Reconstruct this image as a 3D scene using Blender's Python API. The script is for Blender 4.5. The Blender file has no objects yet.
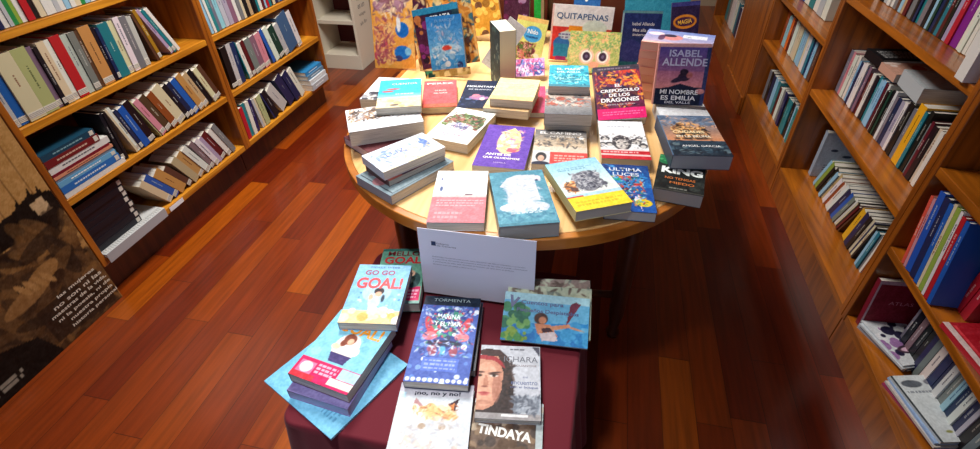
import bpy, bmesh, math, random
import numpy as np
from mathutils import Matrix, Vector
SC = bpy.context.scene
COL = SC.collection
R = math.radians
random.seed(7)

# ------------------------------------------------------------------ helpers
def lin(c):
    return tuple((v/255/12.92 if v/255 <= .04045 else ((v/255+.055)/1.055)**2.4) for v in c)

_M = {}
def mat(name, rgb, rough=.5, metal=0., coat=0., spec=.5):
    if name in _M: return _M[name]
    m = bpy.data.materials.new(name); m.use_nodes = True
    b = m.node_tree.nodes['Principled BSDF']
    b.inputs['Base Color'].default_value = (*lin(rgb), 1)
    b.inputs['Roughness'].default_value = rough
    b.inputs['Metallic'].default_value = metal
    b.inputs['Coat Weight'].default_value = coat
    b.inputs['Specular IOR Level'].default_value = spec
    _M[name] = m
    return m

def wood_mat(name, dark, light, axis='Y', scale=6., rough=.35, coat=.25):
    m = bpy.data.materials.new(name); m.use_nodes = True
    nt = m.node_tree; N = nt.nodes; L = nt.links
    b = N['Principled BSDF']
    tc = N.new('ShaderNodeTexCoord'); mp = N.new('ShaderNodeMapping')
    sc = {'Y': (scale*5, scale*.35, scale*5), 'Z': (scale*5, scale*5, scale*.35), 'X': (scale*.35, scale*5, scale*5)}[axis]
    mp.inputs['Scale'].default_value = sc
    no = N.new('ShaderNodeTexNoise'); no.inputs['Scale'].default_value = 1.; no.inputs['Detail'].default_value = 5; no.inputs['Distortion'].default_value = .6
    cr = N.new('ShaderNodeValToRGB')
    cr.color_ramp.elements[0].position = .32; cr.color_ramp.elements[0].color = (*lin(dark), 1)
    cr.color_ramp.elements[1].position = .68; cr.color_ramp.elements[1].color = (*lin(light), 1)
    L.new(tc.outputs['Object'], mp.inputs['Vector']); L.new(mp.outputs['Vector'], no.inputs['Vector'])
    L.new(no.outputs['Fac'], cr.inputs['Fac']); L.new(cr.outputs['Color'], b.inputs['Base Color'])
    b.inputs['Roughness'].default_value = rough; b.inputs['Coat Weight'].default_value = coat
    b.inputs['Coat Roughness'].default_value = .2
    return m

def art_mat():
    m = bpy.data.materials.new('printed_cover'); m.use_nodes = True
    nt = m.node_tree; b = nt.nodes['Principled BSDF']
    a = nt.nodes.new('ShaderNodeAttribute'); a.attribute_name = 'Col'
    nt.links.new(a.outputs['Color'], b.inputs['Base Color'])
    b.inputs['Roughness'].default_value = .5; b.inputs['Specular IOR Level'].default_value = .22
    return m

def add_box(bm, x0, x1, y0, y1, z0, z1, mi=0):
    v = [bm.verts.new((x, y, z)) for z in (z0, z1) for y in (y0, y1) for x in (x0, x1)]
    for f in ((0,2,3,1), (4,5,7,6), (0,1,5,4), (1,3,7,5), (3,2,6,7), (2,0,4,6)):
        fa = bm.faces.new([v[i] for i in f]); fa.material_index = mi
    return v

def add_tube(bm, pts, r, n=8, closed=False):
    rings = []
    k = len(pts)
    for i, p in enumerate(pts):
        p = Vector(p)
        a = Vector(pts[(i-1) % k if closed else max(i-1, 0)]); c = Vector(pts[(i+1) % k if closed else min(i+1, k-1)])
        t = (c-a).normalized()
        u = t.orthogonal().normalized() if not rings else (rings[-1][1] - t*rings[-1][1].dot(t)).normalized()
        w = t.cross(u); rr = r[i] if isinstance(r, (list, tuple)) else r
        rings.append(([bm.verts.new(p + (u*math.cos(q)+w*math.sin(q))*rr) for q in [2*math.pi*j/n for j in range(n)]], u))
    for i in range(k if closed else k-1):
        A = rings[i][0]; B = rings[(i+1) % k][0]
        for j in range(n): bm.faces.new((A[j], A[(j+1) % n], B[(j+1) % n], B[j]))
    if not closed:
        bm.faces.new(rings[0][0][::-1]); bm.faces.new(rings[-1][0])

def add_lathe(bm, prof, n=48, c=(0, 0)):
    rings = [[bm.verts.new((c[0]+r*math.cos(2*math.pi*j/n), c[1]+r*math.sin(2*math.pi*j/n), z)) for j in range(n)] for r, z in prof]
    for A, B in zip(rings, rings[1:]):
        for j in range(n): bm.faces.new((A[j], A[(j+1) % n], B[(j+1) % n], B[j]))
    bm.faces.new(rings[0][::-1]); bm.faces.new(rings[-1])

def add_prism(bm, poly, z0, z1):
    a = [bm.verts.new((x, y, z0)) for x, y in poly]; b = [bm.verts.new((x, y, z1)) for x, y in poly]
    bm.faces.new(a[::-1]); bm.faces.new(b)
    n = len(poly)
    for i in range(n): bm.faces.new((a[i], a[(i+1) % n], b[(i+1) % n], b[i]))

def obj(name, bm, material, parent=None, bevel=0, smooth=False, loc=None):
    bmesh.ops.recalc_face_normals(bm, faces=bm.faces[:])
    me = bpy.data.meshes.new(name); bm.to_mesh(me); bm.free()
    for m in (material if isinstance(material, (list, tuple)) else [material]): me.materials.append(m)
    o = bpy.data.objects.new(name, me); COL.objects.link(o)
    if parent is not None: o.parent = parent
    if loc: o.location = loc
    if smooth:
        for p in me.polygons: p.use_smooth = True
    if bevel:
        md = o.modifiers.new('bevel', 'BEVEL'); md.width = bevel; md.segments = 2; md.limit_method = 'ANGLE'
    return o

def tag(o, label=None, cat=None, group=None, kind=None):
    if label: o['label'] = label
    if cat: o['category'] = cat
    if group: o['group'] = group
    if kind: o['kind'] = kind
    return o

def thing(name, label, cat, M=None, group=None):
    o = bpy.data.objects.new(name, None); COL.objects.link(o); o.empty_display_size = .05
    if M is not None: o.matrix_world = M if isinstance(M, Matrix) else Matrix.Translation(M)
    return tag(o, label, cat, group)

# ------------------------------------------------------------------ printed covers
class Canvas:
    """a printed picture: colours of a cover, held on the vertices of its sheet"""
    def __init__(s, w, h, base, cell=.0019):
        s.nx = max(8, int(w/cell)); s.ny = max(8, int(h/cell)); s.w = w; s.h = h
        s.a = np.zeros((s.ny+1, s.nx+1, 3)); s.a[:] = base
        s.U, s.V = np.meshgrid(np.linspace(0, 1, s.nx+1), np.linspace(0, 1, s.ny+1))
        s.rng = np.random.RandomState(int(w*9137+h*777+sum(base)))
    def _put(s, k, c, al=1.):
        k = np.clip(k, 0, 1)[..., None]*al
        s.a = s.a*(1-k)+np.array(c)*k
    def rect(s, u0, v0, u1, v1, c, al=1.):
        s._put(((s.U >= u0) & (s.U <= u1) & (s.V >= v0) & (s.V <= v1)).astype(float), c, al); return s
    def ell(s, cu, cv, ru, rv, c, ang=0, al=1.):
        m = max(ru*s.w, rv*s.h)*1.02+.002
        i0 = max(0, int((cu-m/s.w)*s.nx)); i1 = min(s.nx+1, int((cu+m/s.w)*s.nx)+2); j0 = max(0, int((cv-m/s.h)*s.ny)); j1 = min(s.ny+1, int((cv+m/s.h)*s.ny)+2)
        if i0 >= i1 or j0 >= j1: return s
        W = (slice(j0, j1), slice(i0, i1))
        a = R(ang); x = (s.U[W]-cu)*s.w; y = (s.V[W]-cv)*s.h
        x2 = x*math.cos(a)+y*math.sin(a); y2 = -x*math.sin(a)+y*math.cos(a)
        d = np.sqrt((x2/(ru*s.w))**2+(y2/(rv*s.h))**2)
        k = np.clip((1-d)*min(ru*s.w, rv*s.h)/.002+.5, 0, 1)[..., None]*al
        s.a[W] = s.a[W]*(1-k)+np.array(c)*k; return s
    def poly(s, pts, c, al=1.):
        ins = np.zeros(s.U.shape, bool); n = len(pts)
        for i in range(n):
            (x0, y0), (x1, y1) = pts[i], pts[(i+1) % n]
            cr = ((y0 > s.V) != (y1 > s.V)) & (s.U < (x1-x0)*(s.V-y0)/((y1-y0) or 1e-9)+x0)
            ins ^= cr
        s._put(ins.astype(float), c, al); return s
    def fade(s, v0, v1, c0, c1, u0=0, u1=1):
        t = np.clip((s.V-v0)/(v1-v0), 0, 1)[..., None]
        k = ((s.V >= v0) & (s.V <= v1) & (s.U >= u0) & (s.U <= u1))[..., None]
        s.a = np.where(k, np.array(c0)*(1-t)+np.array(c1)*t, s.a); return s
    def spots(s, n, cols, r, u0=0, v0=0, u1=1, v1=1, asp=1.):
        for i in range(n):
            q = s.rng.rand(5)
            rr = r*(.5+q[2])
            s.ell(u0+(u1-u0)*q[0], v0+(v1-v0)*q[1], rr, rr*asp*s.w/s.h, cols[int(q[3]*len(cols)) % len(cols)], q[4]*180)
        return s
    def lines(s, u0, v0, u1, v1, n, c, al=.75, fill=.5):
        """rows of print too small to read"""
        for i in range(n):
            v = v1-(i+.5)*(v1-v0)/n; e = u1-(u1-u0)*.25*s.rng.rand()*(i == n-1)
            u = u0
            hh = (v1-v0)/n*fill/2
            while u < e:
                wd = .03+.05*s.rng.rand()
                s.rect(u, v-hh, min(u+wd, e), v+hh, c, al); u += wd+.018
        return s
    def scrib(s, n, cols, r, u0=0, v0=0, u1=1, v1=1, al=.85, asp=3.5):
        """small brush strokes that make up a picture"""
        for i in range(n):
            q = s.rng.rand(6); rr = r*(.5+q[2])
            s.ell(u0+(u1-u0)*q[0], v0+(v1-v0)*q[1], rr*asp/2, rr*.55*s.w/s.h, cols[int(q[3]*len(cols)) % len(cols)], q[4]*180, al)
        return s
    def grain(s, amt):
        s.a = s.a+(s.rng.rand(*s.a.shape[:2], 1)-.5)*amt; return s
    def mesh(s, name='cover_art', curve=0.):
        for g, am in ((14, 9), (40, 12)):      # mottled print
            gx, gy = max(2, int(g*s.w/.15)), max(2, int(g*s.h/.15)); t = s.rng.rand(gy+1, gx+1)
            x = s.U*(gx-1e-6); y = s.V*(gy-1e-6); i = x.astype(int); j = y.astype(int); fx = x-i; fy = y-j
            n = t[j, i]*(1-fx)*(1-fy)+t[j, i+1]*fx*(1-fy)+t[j+1, i]*(1-fx)*fy+t[j+1, i+1]*fx*fy
            s.a = s.a+((n-.5)*2*am)[..., None]
        nx, ny = s.nx, s.ny
        co = np.zeros((ny+1, nx+1, 3)); co[..., 0] = (s.U-.5)*s.w; co[..., 1] = (s.V-.5)*s.h
        co[..., 2] = curve*(2*s.U-1)**2
        me = bpy.data.meshes.new(name)
        i = np.arange((ny+1)*(nx+1)).reshape(ny+1, nx+1)
        f = np.stack([i[:-1, :-1], i[:-1, 1:], i[1:, 1:], i[1:, :-1]], -1).reshape(-1, 4)
        me.vertices.add(len(co.reshape(-1, 3))); me.vertices.foreach_set('co', co.reshape(-1))
        me.loops.add(f.size); me.loops.foreach_set('vertex_index', f.reshape(-1))
        me.polygons.add(len(f)); me.polygons.foreach_set('loop_start', np.arange(0, f.size, 4))
        me.update(calc_edges=True)
        at = me.color_attributes.new('Col', 'FLOAT_COLOR', 'POINT')
        a = np.clip(s.a, 0, 255)/255
        l = np.where(a <= .04045, a/12.92, ((a+.055)/1.055)**2.4)
        at.data.foreach_set('color', np.concatenate([l, np.ones(l.shape[:2]+(1,))], -1).reshape(-1))
        me.materials.append(ART)
        return me

def text_mesh(lines, W, H):
    """lines: (string, u, v, width_fraction, height_m or None, bold, angle) -> one bmesh of flat letters"""
    bm = bmesh.new()
    for ln in lines:
        s, u, v, wf = ln[:4]; hh = ln[4] if len(ln) > 4 else None; bold = ln[5] if len(ln) > 5 else .0; ang = ln[6] if len(ln) > 6 else 0
        cu = bpy.data.curves.new('t', 'FONT'); cu.body = s; cu.size = 1; cu.align_x = 'CENTER'; cu.resolution_u = 3
        cu.offset = bold; cu.extrude = 0
        o = bpy.data.objects.new('t', cu); me = bpy.data.meshes.new_from_object(o)
        xs = [p.co.x for p in me.vertices]; ys = [p.co.y for p in me.vertices]
        if not xs: continue
        cx = (min(xs)+max(xs))/2; cy = (min(ys)+max(ys))/2
        sx = wf*W/(max(xs)-min(xs)); sy = hh/(max(ys)-min(ys)) if hh else sx
        M = Matrix.Translation(((u-.5)*W, (v-.5)*H, 0)) @ Matrix.Rotation(R(ang), 4, 'Z') @ Matrix.Diagonal((sx, sy, 1, 1)) @ Matrix.Translation((-cx, -cy, 0))
        me.transform(M); bm.from_mesh(me)
        bpy.data.objects.remove(o); bpy.data.curves.remove(cu); bpy.data.meshes.remove(me)
    return bm

def make_book(name, label, M, w, h, t, art, texts=(), edge=(235, 235, 230), pages=(214, 208, 196), cat='book', group=None,
              hard=False, band=None, spine=-1, kind_pages=True):
    """a closed book: X across the cover, Y up the cover, Z out of the front cover; origin under its middle"""
    o = thing(name, label, cat, M, group)
    ct = .0025 if hard else .0009
    x0, x1, y0, y1 = -w/2, w/2, -h/2, h/2
    bm = bmesh.new()
    add_box(bm, x0, x1, y0, y1, t-ct, t); add_box(bm, x0, x1, y0, y1, 0, ct)
    sx = x0 if spine < 0 else x1
    a, b = (sx, sx+ct*1.2) if spine < 0 else (sx-ct*1.2, sx)
    add_box(bm, a, b, y0, y1, ct, t-ct)
    cm = mat('cover_%d_%d_%d' % tuple(edge), edge, .4)
    obj('cover', bm, cm, o)
    ins = .004 if hard else .0012
    bm = bmesh.new()
    pa, pb = (x0+ct*1.2, x1-ins) if spine < 0 else (x0+ins, x1-ct*1.2)
    add_box(bm, pa, pb, y0+ins, y1-ins, ct, t-ct)
    obj('page_block', bm, PAGES if pages == (214, 208, 196) else mat('pages_%d_%d_%d' % tuple(pages), pages, .8), o)
    if art is not None:
        me = art.mesh(); c = bpy.data.objects.new('cover_art', me); COL.objects.link(c); c.parent = o; c.location = (0, 0, t+.0003)
    byc = {}
    for ln in texts: byc.setdefault(tuple(ln[1]), []).append(ln[0:1]+ln[2:])
    for c_, ls in byc.items():
        bm = text_mesh(ls, w, h)
        q = obj('title_text', bm, mat('ink_%d_%d_%d' % c_, c_, .45), o); q.location = (0, 0, t+.0008)
    if band:   # a paper wrapper: v0, v1, colour
        v0, v1, c_ = band
        bm = bmesh.new(); e = .0006
        add_box(bm, x0-e, x1+e, y0+h*v0, y0+h*v1, t+.0011, t+.0015)
        s0, s1 = (x0-e-.0004, x0-e) if spine < 0 else (x1+e, x1+e+.0004)
        add_box(bm, s0, s1, y0+h*v0, y0+h*v1, 0, t+.0015)
        obj('paper_band', bm, mat('band_%d_%d_%d' % tuple(c_), c_, .5), o)
    return o

def flatM(key, t, dx=0, dy=0):
    x, y, z, a, w, h = FLAT[key]
    return Matrix.Translation((x+dx, y+dy, z-t)) @ Matrix.Rotation(R(a), 4, 'Z')
def flat_book(key, label, t, paint, texts=(), w=None, h=None, dx=0, dy=0, **k):
    w = w or FLAT[key][4]; h = h or FLAT[key][5]
    cv = Canvas(w, h, k.get('edge', (235, 235, 230)))
    if paint: paint(cv)
    return make_book(k.pop('name', 'book'), label, flatM(key, t, dx, dy), w, h, t, cv, texts, **k)
def stand_book(key, label, t, paint, texts=(), floor=None, w=None, cell=.0019, **k):
    x, y, z, lean, r, w_, h = STAND[key]; w = w or w_
    th = R(lean); v0 = Vector((0, math.sin(th), math.cos(th))); u0 = Vector((1, 0, 0)); n = Vector((0, -math.cos(th), math.sin(th)))
    u = u0*math.cos(R(r))+v0*math.sin(R(r)); v = -u0*math.sin(R(r))+v0*math.cos(R(r))
    C = Vector((x, y, z))
    if floor is not None:
        low = C.z - h/2*v.z - w/2*abs(u.z) - t*n.z
        d = (low-floor-.0005)/v.z; h += d; C -= v*(d/2)
    M = Matrix((( u.x, v.x, n.x, 0), (u.y, v.y, n.y, 0), (u.z, v.z, n.z, 0), (0, 0, 0, 1))); M.translation = C-n*t
    cv = Canvas(w, h, k.get('edge', (235, 235, 230)), cell)
    if paint: paint(cv)
    return make_book(k.pop('name', 'book'), label, M, w, h, t, cv, texts, **k)

ART = art_mat()
PAGES = mat('book_pages', (214, 208, 196), .85)
# page edges get fine layering
def _pages():
    nt = PAGES.node_tree; N = nt.nodes; L = nt.links
    tc = N.new('ShaderNodeTexCoord'); mp = N.new('ShaderNodeMapping'); mp.inputs['Scale'].default_value = (12, 12, 900)
    no = N.new('ShaderNodeTexNoise'); no.inputs['Scale'].default_value = 1
    cr = N.new('ShaderNodeValToRGB'); cr.color_ramp.elements[0].position = .3; cr.color_ramp.elements[0].color = (*lin((176, 168, 154)), 1)
    cr.color_ramp.elements[1].position = .6; cr.color_ramp.elements[1].color = (*lin((226, 220, 208)), 1)
    L.new(tc.outputs['Object'], mp.inputs['Vector']); L.new(mp.outputs['Vector'], no.inputs['Vector'])
    L.new(no.outputs['Fac'], cr.inputs['Fac']); L.new(cr.outputs['Color'], N['Principled BSDF'].inputs['Base Color'])
_pages()

CAMROWS = [[0.97657, -0.116347, 0.181038, 0], [0.214249, 0.604682, -0.76711, 0], [-0.02022, 0.787923, 0.615441, 1.55], [0, 0, 0, 1]]
VIEW = Matrix(CAMROWS).inverted()

# ------------------------------------------------------------------ measured places
FLAT = {
  'animals_low': (-0.665, 1.284, 0.788, -33.5, 0.175, 0.07),
  'animals': (-0.675, 1.385, 0.838, 29.1, 0.254, 0.175),
  'collage': (-0.754, 1.579, 0.838, 2.7, 0.123, 0.218),
  'bluecream': (-0.664, 1.515, 0.864, 18.4, 0.146, 0.25),
  'coral': (-0.581, 1.704, 0.788, 15.7, 0.135, 0.245),
  'navy': (-0.441, 1.72, 0.79, 5.2, 0.131, 0.253),
  'cream_top': (-0.286, 1.656, 0.84, 0.0, 0.148, 0.155),
  'cream_low': (-0.295, 1.656, 0.81, -2.3, 0.17, 0.204),
  'redthin': (-0.256, 1.749, 0.78, 8.6, 0.12, 0.236),
  'tree': (-0.431, 1.451, 0.795, -10.7, 0.152, 0.235),
  'purple': (-0.262, 1.348, 0.79, 1.3, 0.163, 0.266),
  'doodle': (-0.53, 1.181, 0.835, 52.8, 0.21, 0.122),
  'greycover': (-0.523, 1.161, 0.79, 60.4, 0.256, 0.158),
  'pinkband': (-0.333, 1.061, 0.788, 10.0, 0.146, 0.244),
  'bear': (-0.158, 1.063, 0.805, 18.2, 0.159, 0.246),
  'dog': (-0.012, 1.134, 0.8215, 26.9, 0.173, 0.231),
  'comic': (0.109, 1.182, 0.79, 4.3, 0.13, 0.23),
  'camino': (-0.094, 1.37, 0.79, 4.8, 0.164, 0.219),
  'turq': (-0.107, 1.736, 0.875, 5.6, 0.141, 0.216),
  'greyred': (-0.094, 1.569, 0.845, 5.8, 0.153, 0.178),
  'faces': (0.094, 1.452, 0.795, 5.4, 0.144, 0.26),
  'castle': (0.288, 1.414, 0.845, 7.5, 0.163, 0.285),
  'whiteunder': (0.292, 1.655, 0.8, 7.0, 0.175, 0.166),
  'king': (0.252, 1.259, 0.8, -8.4, 0.123, 0.186),
  'pile_top': (0.251, 1.853, 0.97, -12.1, 0.247, 0.296),
  'folder': (-0.527, 0.613, 0.556, 65.6, 0.232, 0.242),
  'goal_orange': (-0.509, 0.64, 0.616, -9.3, 0.156, 0.203),
  'gogo': (-0.49, 0.803, 0.642, 9.0, 0.142, 0.205),
  'mello': (-0.48, 0.917, 0.59, 12.3, 0.12, 0.258),
  'floral': (-0.292, 0.734, 0.5995, 6.9, 0.146, 0.262),
  'chara': (-0.12, 0.659, 0.578, 8.6, 0.141, 0.193),
  'cat': (-0.26, 0.547, 0.572, 8.6, 0.166, 0.151),
  'tindaya': (-0.101, 0.563, 0.562, 5.8, 0.151, 0.111),
  'cuentos': (-0.063, 0.844, 0.59, 3.5, 0.216, 0.169),
  'magdeco': (1.02, 1.353, 0.195, 11.5, 0.126, 0.18),
  'magwhite': (0.992, 1.081, 0.215, 8.7, 0.08, 0.164),
}
STAND = {
  'pirate': (-0.63, 1.967, 0.898, 15, 7.5, 0.149, 0.192),
  'pirate_back': (-0.667, 2.006, 0.894, 15, 11.7, 0.198, 0.248),
  'box_front': (-0.612, 1.906, 0.781, 15, 8.7, 0.195, 0.044),
  'box_back': (-0.65, 2.017, 0.899, 15, 11.1, 0.268, 0.325),
  'wing': (-0.876, 2.012, 0.881, 15, 1.8, 0.186, 0.337),
  'thick': (-0.377, 1.83, 0.898, 0, 0.9, 0.064, 0.189),
  'nido': (-0.306, 2.094, 0.88, 20, -8.0, 0.129, 0.171),
  'pinkphoto': (-0.299, 1.97, 0.794, 50, 7.7, 0.15, 0.105),
  'cuentos': (-0.062, 0.836, 0.596, 60, 2.9, 0.214, 0.129),
  'leaflet': (-0.365, 2.025, 0.925, 12, -32.4, 0.085, 0.09),
  'notice': (-0.254, 0.912, 0.668, 4, 0.5, 0.305, 0.202),
  'quita': (-0.102, 2.199, 0.868, 10, -1.7, 0.255, 0.244),
  'monster': (-0.035, 2.094, 0.855, 25, 0.3, 0.206, 0.133),
  'darkblue': (0.143, 2.177, 0.885, 12, 0.9, 0.156, 0.198),
  'oval': (0.332, 2.385, 0.924, 12, 6.7, 0.115, 0.103),
  'dragon': (0.07, 1.671, 0.856, 62, 10.5, 0.158, 0.223),
  'allende': (0.267, 1.719, 0.905, 15, 1.8, 0.166, 0.201),
  'bluetop': (-0.097, 2.493, 0.961, 12, 0.4, 0.121, 0.08),
  'teal': (0.219, 2.54, 0.949, 12, 4.5, 0.288, 0.081),
  'green': (-0.319, 2.417, 0.952, 5, 2.7, 0.032, 0.131),
  'purpleback': (-0.419, 2.438, 0.939, 12, 1.3, 0.123, 0.141),
  'yellowback': (-0.608, 2.426, 0.884, 12, 12.2, 0.222, 0.295),
}
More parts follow.
